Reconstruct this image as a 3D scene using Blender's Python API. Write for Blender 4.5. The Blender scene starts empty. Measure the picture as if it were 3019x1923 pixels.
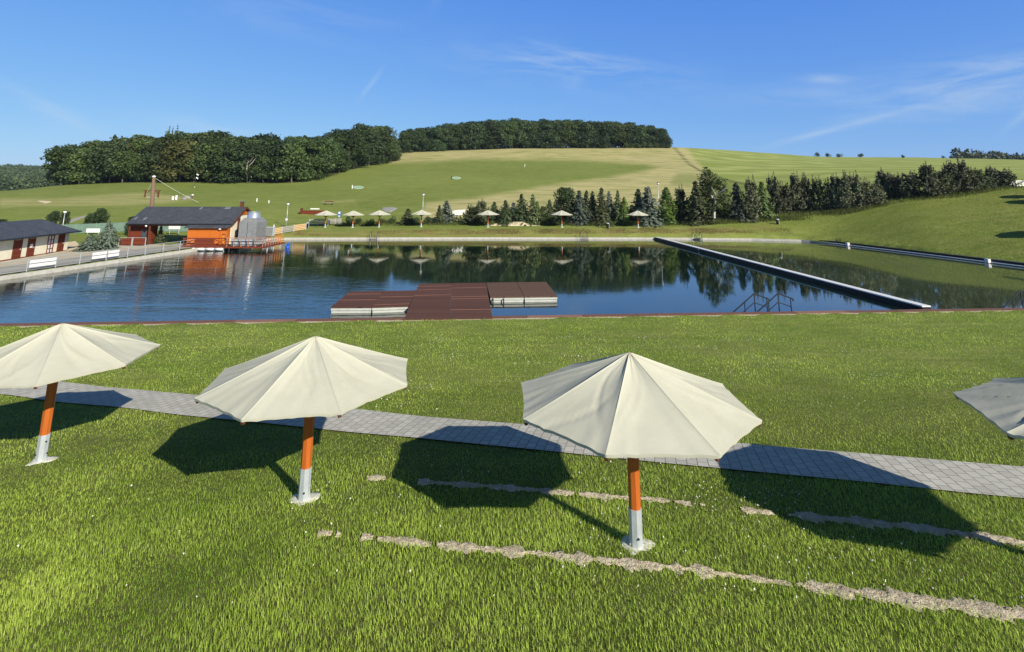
import bpy, math, random
import numpy as np
from mathutils import Vector, Matrix
from mathutils.geometry import delaunay_2d_cdt

rng = np.random.default_rng(7)
random.seed(7)
scene = bpy.context.scene
COL = scene.collection
PI = math.pi

# ------------------------------------------------------------------ camera
F, CX, CY, CAMZ, W0, H0 = 1514., 1509., 280., 7.8, 3019., 1923.
PITCH, ROLL = math.atan(285 / 1514.), 0.0045
_f = np.array([0, math.cos(PITCH), math.sin(PITCH)])
_u0 = np.array([0, -math.sin(PITCH), math.cos(PITCH)])
_r0 = np.array([1., 0, 0])
_r = _r0 * math.cos(ROLL) + _u0 * math.sin(ROLL)
_u = _u0 * math.cos(ROLL) - _r0 * math.sin(ROLL)
EYE = np.array([0, 0, CAMZ])

def ray(u, v):
    return _r * (u - CX) / F - _u * (v - CY) / F + _f

def ony(u, v, y):
    d = ray(u, v)
    return EYE + d * (y / d[1])

def onz(u, v, z):
    d = ray(u, v)
    return EYE + d * ((z - CAMZ) / d[2])

def proj(P):
    d = np.asarray(P, float) - EYE
    z = d @ _f
    z = np.where(z < .1, .1, z)
    return CX + F * (d @ _r) / z, CY - F * (d @ _u) / z

cam_d = bpy.data.cameras.new('camera')
cam = bpy.data.objects.new('camera', cam_d)
COL.objects.link(cam)
cam.matrix_world = Matrix(((_r[0], _u[0], -_f[0], 0), (_r[1], _u[1], -_f[1], 0), (_r[2], _u[2], -_f[2], CAMZ), (0, 0, 0, 1)))
cam_d.sensor_width = 36
cam_d.lens = F / W0 * 36
cam_d.shift_y = -(H0 / 2 - CY) / W0
cam_d.clip_start = .1
cam_d.clip_end = 8000
scene.camera = cam

# ------------------------------------------------------------------ light
SUN_AZ, SUN_EL = math.radians(140.5), math.radians(29.5)
sdir = Vector((math.sin(SUN_AZ) * math.cos(SUN_EL), math.cos(SUN_AZ) * math.cos(SUN_EL), math.sin(SUN_EL)))
sl = bpy.data.lights.new('sun', 'SUN')
sl.energy = 5.0
sl.angle = math.radians(.5)
sl.color = (1, .93, .79)
so = bpy.data.objects.new('sun', sl)
COL.objects.link(so)
so.rotation_euler = sdir.to_track_quat('Z', 'Y').to_euler()
so.location = (60, -60, 80)
scene.view_settings.view_transform = 'Standard'
scene.view_settings.look = 'None'
scene.view_settings.exposure = 0
scene.view_settings.gamma = 1

# ------------------------------------------------------------------ node helpers
class NT:
    def __init__(s, tree):
        s.t = tree
        s.n = tree.nodes
        s.l = tree.links
    def add(s, typ, **kw):
        nd = s.n.new(typ)
        for k, v in kw.items():
            if k.startswith('i_'):
                key = k[2:].replace('_', ' ')
                s.put(nd.inputs[key], v)
            else:
                setattr(nd, k, v)
        return nd
    def put(s, sock, v):
        if isinstance(v, bpy.types.NodeSocket):
            s.l.new(v, sock)
        else:
            sock.default_value = v
    def math(s, op, a, b=0., c=None, clamp=False):
        nd = s.n.new('ShaderNodeMath')
        nd.operation = op
        nd.use_clamp = clamp
        s.put(nd.inputs[0], a)
        s.put(nd.inputs[1], b)
        if c is not None:
            s.put(nd.inputs[2], c)
        return nd.outputs[0]
    def mix(s, fac, a, b, blend='MIX'):
        nd = s.n.new('ShaderNodeMix')
        nd.data_type = 'RGBA'
        nd.blend_type = blend
        nd.clamp_factor = True
        s.put(nd.inputs[0], fac)
        s.put(nd.inputs[6], a if isinstance(a, bpy.types.NodeSocket) else (*a, 1))
        s.put(nd.inputs[7], b if isinstance(b, bpy.types.NodeSocket) else (*b, 1))
        return nd.outputs[2]
    def noise(s, vec, scale, detail=3, rough=.55, dist=0.):
        nd = s.n.new('ShaderNodeTexNoise')
        s.put(nd.inputs['Vector'], vec)
        nd.inputs['Scale'].default_value = scale
        nd.inputs['Detail'].default_value = detail
        nd.inputs['Roughness'].default_value = rough
        nd.inputs['Distortion'].default_value = dist
        return nd.outputs['Fac']
    def ramp(s, fac, a, b):
        nd = s.n.new('ShaderNodeMapRange')
        s.put(nd.inputs[0], fac)
        nd.inputs[1].default_value = a
        nd.inputs[2].default_value = b
        return nd.outputs[0]
    def mapping(s, vec, scale=(1, 1, 1), rot=(0, 0, 0), loc=(0, 0, 0)):
        nd = s.n.new('ShaderNodeMapping')
        s.put(nd.inputs['Vector'], vec)
        nd.inputs['Scale'].default_value = scale
        nd.inputs['Rotation'].default_value = rot
        nd.inputs['Location'].default_value = loc
        return nd.outputs[0]
    def attr(s, name, out='Fac'):
        nd = s.n.new('ShaderNodeAttribute')
        nd.attribute_name = name
        return nd.outputs[out]

def new_mat(name, rough=.6, spec=.3, metal=0., color=(.5, .5, .5)):
    m = bpy.data.materials.new(name)
    m.use_nodes = True
    t = NT(m.node_tree)
    p = t.n['Principled BSDF']
    p.inputs['Roughness'].default_value = rough
    p.inputs['Specular IOR Level'].default_value = spec
    p.inputs['Metallic'].default_value = metal
    p.inputs['Base Color'].default_value = (*color, 1)
    geo = t.add('ShaderNodeNewGeometry').outputs['Position']
    obj = t.add('ShaderNodeTexCoord').outputs['Object']
    return m, t, p, geo, obj

def bump(t, p, h, strength=.3, dist=.02):
    b = t.add('ShaderNodeBump')
    b.inputs['Strength'].default_value = strength
    b.inputs['Distance'].default_value = dist
    t.put(b.inputs['Height'], h)
    t.l.new(b.outputs[0], p.inputs['Normal'])

def varied(name, a, b, scale=3., rough=.6, spec=.3, metal=0., bumps=0., stretch=(1, 1, 1), world=False, detail=4):
    m, t, p, geo, obj = new_mat(name, rough, spec, metal)
    v = t.mapping(geo if world else obj, stretch)
    n = t.noise(v, scale, detail)
    n2 = t.noise(v, scale * 7.3, 3)
    f = t.math('ADD', t.math('MULTIPLY', n, .65), t.math('MULTIPLY', n2, .35))
    t.put(p.inputs['Base Color'], t.mix(t.ramp(f, .3, .7), a, b))
    t.put(p.inputs['Roughness'], t.math('ADD', t.math('MULTIPLY', n2, .25), rough - .12))
    if bumps:
        bump(t, p, f, bumps, .01)
    return m

# ------------------------------------------------------------------ world
SKY_STR = .11
EXPOSURE = .35
GAIN = 2 ** EXPOSURE
scene.view_settings.exposure = EXPOSURE

def build_world():
    w = bpy.data.worlds.new('World')
    scene.world = w
    w.use_nodes = True
    t = NT(w.node_tree)
    bg = t.n['Background']
    sky = t.add('ShaderNodeTexSky')
    sky.sky_type = 'NISHITA'
    sky.sun_disc = False
    sky.sun_elevation = SUN_EL
    sky.sun_rotation = SUN_AZ
    sky.altitude = 300
    sky.air_density = 1.0
    sky.dust_density = .35
    sky.ozone_density = 3.0
    gen = t.add('ShaderNodeTexCoord').outputs['Generated']
    # the camera's rendering of a clear sky: deeper blue, flatter towards the horizon
    sp = t.add('ShaderNodeSeparateColor')
    t.l.new(sky.outputs[0], sp.inputs[0])
    cb = t.add('ShaderNodeCombineColor')
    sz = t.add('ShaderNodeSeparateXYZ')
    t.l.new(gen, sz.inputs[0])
    zen = t.n.new('ShaderNodeMapRange')                 # unseen upper sky darkened, blue most of all, to cut ambient light
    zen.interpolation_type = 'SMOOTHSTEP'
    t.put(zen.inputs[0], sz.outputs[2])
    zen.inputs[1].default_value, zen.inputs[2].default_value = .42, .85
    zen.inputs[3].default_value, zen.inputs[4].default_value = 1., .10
    for i, (a, p) in enumerate(((.50, .80), (.66, .60), (.92, .20))):
        q = t.math('POWER', t.math('MULTIPLY', sp.outputs[i], .11), p)
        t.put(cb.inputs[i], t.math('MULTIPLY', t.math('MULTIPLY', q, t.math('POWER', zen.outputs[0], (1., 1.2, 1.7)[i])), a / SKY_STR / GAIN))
    hs = cb
    # cirrus: soft patches at chosen directions, broken up by stretched noise
    def patch(u, v, su, sv, tilt, sc, amp, lo=.42, hi=.8):
        c = Vector(ray(u, v)).normalized()
        e = Vector(ray(u + 100 * math.cos(tilt), v + 100 * math.sin(tilt))).normalized() - c
        e.normalize()
        g = c.cross(e).normalized()
        def dot(vec):
            nd = t.add('ShaderNodeVectorMath', operation='DOT_PRODUCT')
            t.l.new(gen, nd.inputs[0])
            nd.inputs[1].default_value = vec
            return nd.outputs['Value']
        k = F * math.cos(math.atan(math.hypot(u - CX, v - CY) / F)) ** -1
        a, b, d = dot(e), dot(g), dot(c)
        a = t.math('MULTIPLY', a, k / su)
        b = t.math('MULTIPLY', b, k / sv)
        r2 = t.math('ADD', t.math('MULTIPLY', a, a), t.math('MULTIPLY', b, b))
        m = t.math('EXPONENT', t.math('MULTIPLY', r2, -1.))
        front = t.math('GREATER_THAN', d, .5)
        cx = t.add('ShaderNodeCombineXYZ')
        t.put(cx.inputs[0], t.math('MULTIPLY', a, su / 420.))
        t.put(cx.inputs[1], t.math('MULTIPLY', b, sv / 90.))
        cx.inputs[2].default_value = (u * 7.13 + v) % 50
        n = t.noise(cx.outputs[0], sc, 7, .62, .9)
        n = t.ramp(n, lo, hi)
        return t.math('MULTIPLY', t.math('MULTIPLY', m, front), t.math('MULTIPLY', n, amp))
    tot = None
    for args in [(1640, 190, 260, 55, .12, 1.6, .62), (1560, 158, 90, 16, .1, 2.2, .6), (2860, 255, 340, 80, -.12, 1.2, .62),
                 (2380, 232, 60, 13, .02, 2., .6, .3, .7), (2950, 190, 240, 26, -.1, 2., .4), (130, 315, 130, 22, .48, 1.6, .42, .3, .75),
                 (1062, 290, 50, 7, -.93, 1.5, .26, .2, .7), (1260, 25, 60, 20, -.85, 1.2, .3), (2400, 395, 190, 9, -.25, 1.2, .32, .2, .6),
                 (560, 365, 170, 28, .12, 1.4, .35), (850, 45, 420, 60, .22, 1., .2), (2500, 290, 560, 40, 0, 1.2, .3),
                 (2990, 360, 60, 9, -.7, 1., .3, .2, .6)]:
        m = patch(*args)
        tot = m if tot is None else t.math('ADD', tot, m)
    tot = t.math('MINIMUM', tot, .75)
    # thin brightening of the air towards the horizon comes from the sky model itself
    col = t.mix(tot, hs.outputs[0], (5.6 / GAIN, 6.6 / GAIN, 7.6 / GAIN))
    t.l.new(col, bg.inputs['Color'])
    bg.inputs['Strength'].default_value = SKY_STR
build_world()

# ------------------------------------------------------------------ materials
M = {}
def leaf_mat(name, dark, light, trans=.25, rough=.55, spec=.25, clump=.35):
    m, t, p, geo, obj = new_mat(name, rough, spec)
    tint = t.attr('tint')
    n = t.noise(geo, clump, 3)
    f = t.math('ADD', t.math('MULTIPLY', tint, .6), t.math('MULTIPLY', t.ramp(n, .3, .7), .4))
    oi = t.add('ShaderNodeObjectInfo').outputs['Random']
    c = t.mix(f, dark, light)
    hsv = t.add('ShaderNodeHueSaturation')
    t.l.new(c, hsv.inputs['Color'])
    t.put(hsv.inputs['Hue'], t.math('ADD', t.math('MULTIPLY', oi, .03), .485))
    t.put(hsv.inputs['Value'], t.math('ADD', t.math('MULTIPLY', t.math('FRACT', t.math('MULTIPLY', oi, 7.3)), .75), .62))
    c = hsv.outputs[0]
    t.put(p.inputs['Base Color'], c)
    tr = t.add('ShaderNodeBsdfTranslucent')
    t.put(tr.inputs['Color'], c)
    mx = t.add('ShaderNodeMixShader')
    mx.inputs[0].default_value = trans
    out = t.n['Material Output']
    t.l.new(p.outputs[0], mx.inputs[1])
    t.l.new(tr.outputs[0], mx.inputs[2])
    t.l.new(mx.outputs[0], out.inputs['Surface'])
    M[name] = m

leaf_mat('broadleaf', (.022, .042, .012), (.115, .160, .048))
leaf_mat('broadleaf_deep', (.016, .034, .013), (.080, .120, .044))
leaf_mat('broadleaf_olive', (.060, .070, .018), (.17, .175, .055))
leaf_mat('broadleaf_rust', (.050, .045, .018), (.16, .13, .065))
leaf_mat('spruce', (.018, .034, .013), (.105, .130, .050), .1)
leaf_mat('blue_spruce', (.030, .046, .032), (.130, .160, .122), .08)
leaf_mat('pine', (.026, .034, .015), (.150, .160, .085), .1)
leaf_mat('thuja', (.030, .055, .010), (.12, .17, .028), .15)
leaf_mat('birch', (.028, .046, .012), (.10, .13, .045), .25)
leaf_mat('far_wood', (.020, .036, .014), (.080, .110, .045), .1, clump=.02)
leaf_mat('blade', (.105, .195, .008), (.475, .585, .100), .3, .5, .3, clump=.5)
leaf_mat('tall_blade', (.085, .12, .020), (.25, .27, .075), .25, .6, .2, clump=.25)
M['footing'] = varied('footing', (.48, .46, .40), (.74, .72, .65), 9, .9, .1, bumps=.8, world=True)
M['bark'] = varied('bark', (.06, .05, .04), (.17, .15, .12), 6, .85, .1, bumps=.5, stretch=(1, 1, .2))
M['pale_bark'] = varied('pale_bark', (.30, .27, .23), (.50, .47, .42), 6, .8, .1, bumps=.4, stretch=(1, 1, .3))
M['birch_bark'] = varied('birch_bark', (.35, .34, .31), (.75, .73, .70), 5, .7, .2, bumps=.2, stretch=(1, 1, 2.5))
M['orange_wood'] = varied('orange_wood', (.34, .078, .013), (.56, .145, .023), 7, .38, .4, bumps=.25, stretch=(6, 6, .25))
M['brown_wood'] = varied('brown_wood', (.075, .026, .014), (.17, .055, .026), 7, .55, .3, bumps=.25, stretch=(6, 6, .4))
M['red_wood'] = varied('red_wood', (.12, .026, .013), (.22, .050, .024), 5, .5, .3, bumps=.25, stretch=(1, 1, 7))
M['pink_wood'] = varied('pink_wood', (.34, .165, .115), (.50, .27, .19), 6, .55, .3)
M['mast_wood'] = varied('mast_wood', (.13, .080, .055), (.24, .155, .110), 5, .7, .2, bumps=.3, stretch=(6, 6, .4))
M['pale_wood'] = varied('pale_wood', (.42, .26, .12), (.66, .45, .24), 5, .6, .25, bumps=.2, stretch=(.4, .4, 8))
M['grey_wood'] = varied('grey_wood', (.20, .19, .17), (.36, .34, .31), 5, .75, .2, bumps=.2, stretch=(.4, .4, 8))
M['bright_orange_wood'] = varied('bright_orange_wood', (.50, .15, .02), (.72, .26, .04), 3, .4, .4, bumps=.2, stretch=(.5, .5, 8))
M['galvanised'] = varied('galvanised', (.42, .46, .48), (.62, .66, .68), 9, .42, .5, metal=.35, stretch=(1, 1, .5))
M['sheet_metal'] = varied('sheet_metal', (.21, .215, .215), (.33, .335, .33), 2.2, .5, .4, metal=.3)
M['bright_metal'] = varied('bright_metal', (.62, .64, .66), (.80, .82, .83), 3, .28, .5, metal=.8)
M['dark_metal'] = varied('dark_metal', (.018, .022, .028), (.05, .055, .065), 8, .4, .5, metal=.5)
M['black_rubber'] = varied('black_rubber', (.010, .010, .011), (.026, .026, .028), 4, .6, .3)
M['concrete'] = varied('concrete', (.22, .21, .18), (.38, .365, .32), 2.0, .85, .15, bumps=.4, world=True)
M['pale_concrete'] = varied('pale_concrete', (.36, .345, .30), (.58, .56, .50), 3.0, .85, .15, bumps=.5, world=True)
M['white_paint'] = varied('white_paint', (.70, .70, .68), (.84, .84, .82), 3, .45, .4)
M['pale_board'] = varied('pale_board', (.26, .115, .075), (.36, .17, .11), 5, .7, .15)
M['plastic_float'] = varied('plastic_float', (.40, .41, .37), (.55, .56, .51), 2.5, .4, .4)
M['cream_plaster'] = varied('cream_plaster', (.66, .61, .46), (.78, .73, .58), 1.4, .85, .1, bumps=.15)
M['blue_plastic'] = varied('blue_plastic', (.015, .07, .42), (.03, .16, .70), 4, .35, .5)
M['green_net'] = varied('green_net', (.13, .24, .15), (.24, .38, .25), 5, .7, .2)
M['glass'] = new_mat('glass', .06, .6, 0, (.06, .08, .11))[0]
M['sign_blue'] = varied('sign_blue', (.02, .12, .42), (.03, .18, .55), 4, .4, .4)
M['rope'] = varied('rope', (.55, .54, .50), (.75, .74, .70), 20, .8, .1)
M['sand'] = varied('sand', (.50, .40, .26), (.72, .62, .44), 2.5, .95, .05, bumps=.6, world=True)
M['gravel'] = varied('gravel', (.22, .21, .20), (.40, .39, .37), 4, .9, .1, bumps=.6, world=True)
M['rock'] = varied('rock', (.16, .15, .13), (.34, .32, .29), 2, .9, .1, bumps=.6)

def mat_soil():
    m, t, p, geo, obj = new_mat('soil', .95, .05)
    n = t.noise(geo, 7, 6, .65)
    n2 = t.noise(geo, 45, 4, .6)
    vor = t.add('ShaderNodeTexVoronoi')
    t.l.new(geo, vor.inputs['Vector'])
    vor.inputs['Scale'].default_value = 22
    c = t.mix(t.ramp(n, .3, .7), (.46, .39, .28), (.72, .64, .50))
    c = t.mix(t.ramp(n2, .28, .5), (.33, .27, .18), c)
    t.put(p.inputs['Base Color'], c)
    h = t.math('ADD', t.math('MULTIPLY', n2, .8), t.math('MULTIPLY', vor.outputs['Distance'], .3))
    bump(t, p, h, .8, .04)
    M['soil'] = m
mat_soil()

def mat_fabric():
    m, t, p, geo, obj = new_mat('canvas', .9, .12)
    n = t.noise(obj, 2.2, 4)
    fine = t.noise(obj, 60, 2)
    c = t.mix(t.ramp(n, .25, .75), (.525, .520, .415), (.575, .570, .465))
    seam = t.attr('seam')
    c = t.mix(t.math('MULTIPLY', seam, .55), c, (.47, .455, .35))
    # dust and drip marks that run down from the top
    st = t.noise(t.mapping(obj, (3, 3, .4)), 3, 5, .7)
    c = t.mix(t.math('MULTIPLY', t.ramp(st, .55, .8), .22), c, (.50, .46, .37))
    t.put(p.inputs['Base Color'], c)
    wr = t.noise(t.mapping(obj, (1, 1, 2)), 3.2, 3, .5, .5)
    bump(t, p, t.math('ADD', t.math('MULTIPLY', wr, .6), t.math('MULTIPLY', fine, .03)), .18, .05)
    tr = t.add('ShaderNodeBsdfTranslucent')
    tr.inputs['Color'].default_value = (.5, .44, .33, 1)
    mx = t.add('ShaderNodeMixShader')
    mx.inputs[0].default_value = .08
    t.l.new(p.outputs[0], mx.inputs[1])
    t.l.new(tr.outputs[0], mx.inputs[2])
    t.l.new(mx.outputs[0], t.n['Material Output'].inputs['Surface'])
    M['canvas'] = m
mat_fabric()

def mat_ground():
    m, t, p, geo, obj = new_mat('ground_grass', .9, .08)
    dry = t.attr('dry')
    stripe = t.attr('field')
    dark = t.attr('litter')
    big = t.noise(geo, .035, 4, .6)
    mid = t.noise(geo, .32, 5, .65)
    fine = t.noise(geo, 5., 5, .7)
    cr = t.noise(t.mapping(geo, (.25, 1.6, .5)), .55, 5, .65)
    c = t.mix(t.ramp(big, .3, .7), (.150, .205, .034), (.215, .262, .058))
    c = t.mix(t.math('MULTIPLY', t.ramp(mid, .42, .72), .55), c, (.30, .29, .095))
    c = t.mix(t.math('MULTIPLY', t.ramp(cr, .45, .7), .55), c, (.115, .160, .030))
    cr2 = t.noise(t.mapping(geo, (.10, .9, .5), (0, 0, .2)), .9, 5, .7)
    c = t.mix(t.math('MULTIPLY', t.ramp(cr2, .5, .72), .35), c, (.33, .34, .12))
    # mown field to the right: long soft swaths
    px = t.add('ShaderNodeSeparateXYZ')
    t.l.new(geo, px.inputs[0])
    a = math.radians(22)
    sw = t.math('ADD', t.math('MULTIPLY', px.outputs[0], math.sin(a)), t.math('MULTIPLY', px.outputs[1], math.cos(a)))
    wob = t.math('MULTIPLY', t.noise(geo, .018, 3), 26.)
    sw = t.math('SINE', t.math('ADD', t.math('MULTIPLY', sw, .33), wob))
    sw = t.math('MULTIPLY', t.ramp(sw, -.9, .9), t.ramp(t.noise(geo, .05, 3), .25, .65))
    fc = t.mix(sw, (.245, .295, .070), (.40, .43, .145))
    c = t.mix(stripe, c, fc)
    # sun-bleached grass
    dn = t.noise(t.mapping(geo, (.35, 1.2, 1)), .22, 6, .7)
    dd = t.math('MULTIPLY', dry, t.ramp(dn, .28, .56))
    c = t.mix(dd, c, (.50, .44, .21))
    br = t.attr('bank')
    bd = t.math('MULTIPLY', br, t.ramp(t.noise(geo, .8, 5, .7), .34, .6))
    c = t.mix(bd, c, (.27, .21, .085))
    gr = t.noise(t.mapping(geo, (.45, 1.3, 1)), 1.1, 4, .75)
    c = t.mix(t.math('MULTIPLY', t.ramp(gr, .48, .30), .42), c, t.mix(.5, c, (.05, .075, .012)))
    c = t.mix(t.math('MULTIPLY', t.ramp(gr, .54, .72), .30), c, (.42, .42, .20))
    c = t.mix(t.math('MULTIPLY', t.ramp(fine, .35, .8), .5), c, t.mix(.55, c, (.05, .08, .012)))
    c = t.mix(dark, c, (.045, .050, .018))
    t.put(p.inputs['Base Color'], c)
    bump(t, p, t.math('ADD', fine, t.math('MULTIPLY', mid, 2.)), .5, .10)
    M['ground_grass'] = m
mat_ground()

def mat_pavers():
    m, t, p, geo, obj = new_mat('pavers', .85, .15)
    uv = t.add('ShaderNodeUVMap').outputs[0]
    b = t.add('ShaderNodeTexBrick')
    t.put(b.inputs['Vector'], uv)
    b.inputs['Scale'].default_value = 1.
    b.inputs['Brick Width'].default_value = .29
    b.inputs['Row Height'].default_value = .225
    b.inputs['Mortar Size'].default_value = .009
    b.inputs['Mortar Smooth'].default_value = .3
    b.inputs['Color1'].default_value = (.47, .455, .40, 1)
    b.inputs['Color2'].default_value = (.60, .585, .52, 1)
    b.inputs['Mortar'].default_value = (.11, .105, .075, 1)
    n = t.noise(geo, 1.1, 5, .6)
    n2 = t.noise(geo, 60, 3)
    c = t.mix(t.math('MULTIPLY', t.ramp(n, .35, .7), .4), b.outputs['Color'], (.42, .405, .35), 'MIX')
    c = t.mix(t.math('MULTIPLY', n2, .2), c, (.3, .29, .25))
    t.put(p.inputs['Base Color'], c)
    bump(t, p, t.math('ADD', t.math('MULTIPLY', b.outputs['Fac'], -1.), t.math('MULTIPLY', n2, .3)), .7, .012)
    M['pavers'] = m
mat_pavers()

def mat_water(name, deep, chop, shallow=.0, ior=1.85):
    m, t, p, geo, obj = new_mat(name, .035, .5)
    p.inputs['IOR'].default_value = ior
    n0 = t.noise(geo, .09, 3)
    c = t.mix(t.ramp(n0, .35, .7), deep, tuple(x * 1.5 for x in deep))
    if shallow:
        sp = t.noise(geo, 3.2, 4, .7)
        c = t.mix(t.math('MULTIPLY', t.ramp(sp, .62, .78), .5), c, (.07, .085, .035))
    t.put(p.inputs['Base Color'], c)
    v = t.mapping(geo, (.62, 1.9, 1), (0, 0, .12))
    w1 = t.noise(v, .95, 3, .5, .5)
    w2 = t.noise(v, 3.4, 3, .55)
    patch = t.ramp(t.noise(t.mapping(geo, (.5, 1, 1), (0, 0, .3)), .085, 3, .55, .6), .36, .66)
    px = t.add('ShaderNodeSeparateXYZ')
    t.l.new(geo, px.inputs[0])
    left = t.ramp(t.math('ADD', px.outputs[0], t.math('MULTIPLY', t.math('SUBTRACT', px.outputs[1], 38.), .5)), -5., -26.)
    amt = t.math('MULTIPLY', t.math('ADD', t.math('MULTIPLY', left, 1.2), .06), t.math('ADD', t.math('MULTIPLY', patch, .9), .12))
    h = t.math('ADD', t.math('MULTIPLY', w1, 1.), t.math('MULTIPLY', w2, .30))
    h = t.math('MULTIPLY', h, amt)
    b = t.add('ShaderNodeBump')
    b.inputs['Strength'].default_value = 1.
    b.inputs['Distance'].default_value = chop
    t.put(b.inputs['Height'], h)
    t.l.new(b.outputs[0], p.inputs['Normal'])
    M[name] = m
mat_water('water', (.0045, .0135, .0080), .040)
mat_water('pond_water', (.040, .055, .030), .020, 1, 1.45)

def mat_deck(name, a, b, period=.145, axis=1):
    m, t, p, geo, obj = new_mat(name, .7, .14)
    sx = t.add('ShaderNodeSeparateXYZ')
    t.l.new(obj, sx.inputs[0])
    q = t.math('DIVIDE', sx.outputs[axis], period)
    fl = t.math('FLOOR', q)
    wn = t.add('ShaderNodeTexWhiteNoise', noise_dimensions='1D')
    t.put(wn.inputs['W'], fl)
    fr = t.math('FRACT', q)
    gap = t.math('LESS_THAN', fr, .06)
    n = t.noise(t.mapping(obj, (1, 9, 1) if axis == 1 else (9, 1, 1)), 3, 4)
    f = t.math('ADD', t.math('MULTIPLY', wn.outputs[0], .55), t.math('MULTIPLY', n, .45))
    c = t.mix(f, a, b)
    c = t.mix(gap, c, (.012, .008, .007))
    t.put(p.inputs['Base Color'], c)
    bump(t, p, t.math('MULTIPLY', gap, -1.), .5, .01)
    M[name] = m
mat_deck('deck_planks', (.082, .038, .024), (.150, .072, .046))
mat_deck('deck_planks_brown', (.100, .058, .036), (.160, .094, .060))
mat_deck('wall_boards', (.44, .105, .014), (.64, .180, .026), .16, 2)
mat_deck('red_boards', (.115, .024, .012), (.20, .046, .022), .14, 2)

def mat_roof():
    m, t, p, geo, obj = new_mat('roof_slate', .55, .35)
    b = t.add('ShaderNodeTexBrick')
    t.put(b.inputs['Vector'], t.mapping(obj, (1, 1, 1)))
    b.inputs['Scale'].default_value = 1.
    b.inputs['Brick Width'].default_value = .34
    b.inputs['Row Height'].default_value = .22
    b.inputs['Mortar Size'].default_value = .012
    b.inputs['Color1'].default_value = (.052, .058, .072, 1)
    b.inputs['Color2'].default_value = (.078, .084, .098, 1)
    b.inputs['Mortar'].default_value = (.02, .022, .03, 1)
    n = t.noise(geo, .9, 5, .6)
    c = t.mix(t.math('MULTIPLY', t.ramp(n, .5, .8), .4), b.outputs['Color'], (.12, .125, .13))
    t.put(p.inputs['Base Color'], c)
    bump(t, p, b.outputs['Fac'], -.4, .02)
    M['roof_slate'] = m
mat_roof()

# ------------------------------------------------------------------ mesh helpers
class MB:
    def __init__(s):
        s.v = []
        s.f = []
    def poly(s, pts, faces):
        o = len(s.v)
        s.v += [tuple(map(float, p)) for p in pts]
        s.f += [tuple(i + o for i in f) for f in faces]
        return s
    def box(s, x0, x1, y0, y1, z0, z1):
        p = [(x, y, z) for z in (z0, z1) for y in (y0, y1) for x in (x0, x1)]
        return s.poly(p, [(0, 2, 3, 1), (4, 5, 7, 6), (0, 1, 5, 4), (2, 6, 7, 3), (0, 4, 6, 2), (1, 3, 7, 5)])
    def obox(s, a, b, w, h, z_up=Vector((0, 0, 1))):
        """bar with rectangular section from a to b: w across, h along the up direction"""
        a, b = Vector(a), Vector(b)
        d = (b - a).normalized()
        if abs(d.dot(z_up)) > .98:
            z_up = Vector((0, 1, 0))
        sd = d.cross(z_up).normalized()
        up = sd.cross(d).normalized()
        p = []
        for q in (a, b):
            for i, j in ((-1, -1), (1, -1), (1, 1), (-1, 1)):
                p.append(q + sd * (i * w / 2) + up * (j * h / 2))
        return s.poly(p, [(0, 1, 2, 3), (7, 6, 5, 4), (0, 4, 5, 1), (1, 5, 6, 2), (2, 6, 7, 3), (3, 7, 4, 0)])
    def tube(s, pts, radii, n=8, cap=True):
        pts = [Vector(p) for p in pts]
        if not hasattr(radii, '__len__'):
            radii = [radii] * len(pts)
        o = len(s.v)
        ref = Vector((.31, .95, .05))
        for i, p in enumerate(pts):
            d = (pts[min(i + 1, len(pts) - 1)] - pts[max(i - 1, 0)])
            d = d.normalized() if d.length > 1e-9 else Vector((0, 0, 1))
            a = d.cross(ref)
            if a.length < .1:
                a = d.cross(Vector((1, 0, 0)))
            a.normalize()
            b = d.cross(a)
            for k in range(n):
                an = 2 * PI * k / n
                s.v.append(tuple(p + (a * math.cos(an) + b * math.sin(an)) * radii[i]))
        for i in range(len(pts) - 1):
            for k in range(n):
                k2 = (k + 1) % n
                s.f.append((o + i * n + k, o + (i + 1) * n + k, o + (i + 1) * n + k2, o + i * n + k2))
        if cap:
            s.f.append(tuple(o + k for k in range(n)))
            s.f.append(tuple(o + (len(pts) - 1) * n + k for k in reversed(range(n))))
        return s
    def lathe(s, prof, n=16, c=(0, 0, 0)):
        o = len(s.v)
        for r, z in prof:
            for k in range(n):
                an = 2 * PI * k / n
                s.v.append((c[0] + r * math.cos(an), c[1] + r * math.sin(an), c[2] + z))
        for i in range(len(prof) - 1):
            for k in range(n):
                k2 = (k + 1) % n
                s.f.append((o + i * n + k, o + i * n + k2, o + (i + 1) * n + k2, o + (i + 1) * n + k))
        s.f.append(tuple(o + k for k in reversed(range(n))))
        s.f.append(tuple(o + (len(prof) - 1) * n + k for k in range(n)))
        return s
    def mesh(s, name, smooth=False):
        me = bpy.data.meshes.new(name)
        me.from_pydata(s.v, [], s.f)
        me.update()
        if smooth:
            me.polygons.foreach_set('use_smooth', [True] * len(me.polygons))
        return me

def link(name, me, mat=None, parent=None, loc=None):
    o = bpy.data.objects.new(name, me)
    COL.objects.link(o)
    if mat is not None:
        mt = M[mat] if isinstance(mat, str) else mat
        if not me.materials:
            me.materials.append(mt)
    if parent is not None:
        o.parent = parent
    if loc is not None:
        o.location = loc
    return o

def add(mb, name, mat, parent=None, smooth=False, bevel=0., loc=None):
    o = link(name, mb.mesh(name, smooth), mat, parent, loc)
    if bevel:
        b = o.modifiers.new('bevel', 'BEVEL')
        b.width = bevel
        b.segments = 2
        b.limit_method = 'ANGLE'
    return o

def tag(o, label, cat, group=None, kind=None):
    if label:
        o['label'] = label
    if cat:
        o['category'] = cat
    if group:
        o['group'] = group
    if kind:
        o['kind'] = kind
    return o

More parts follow.
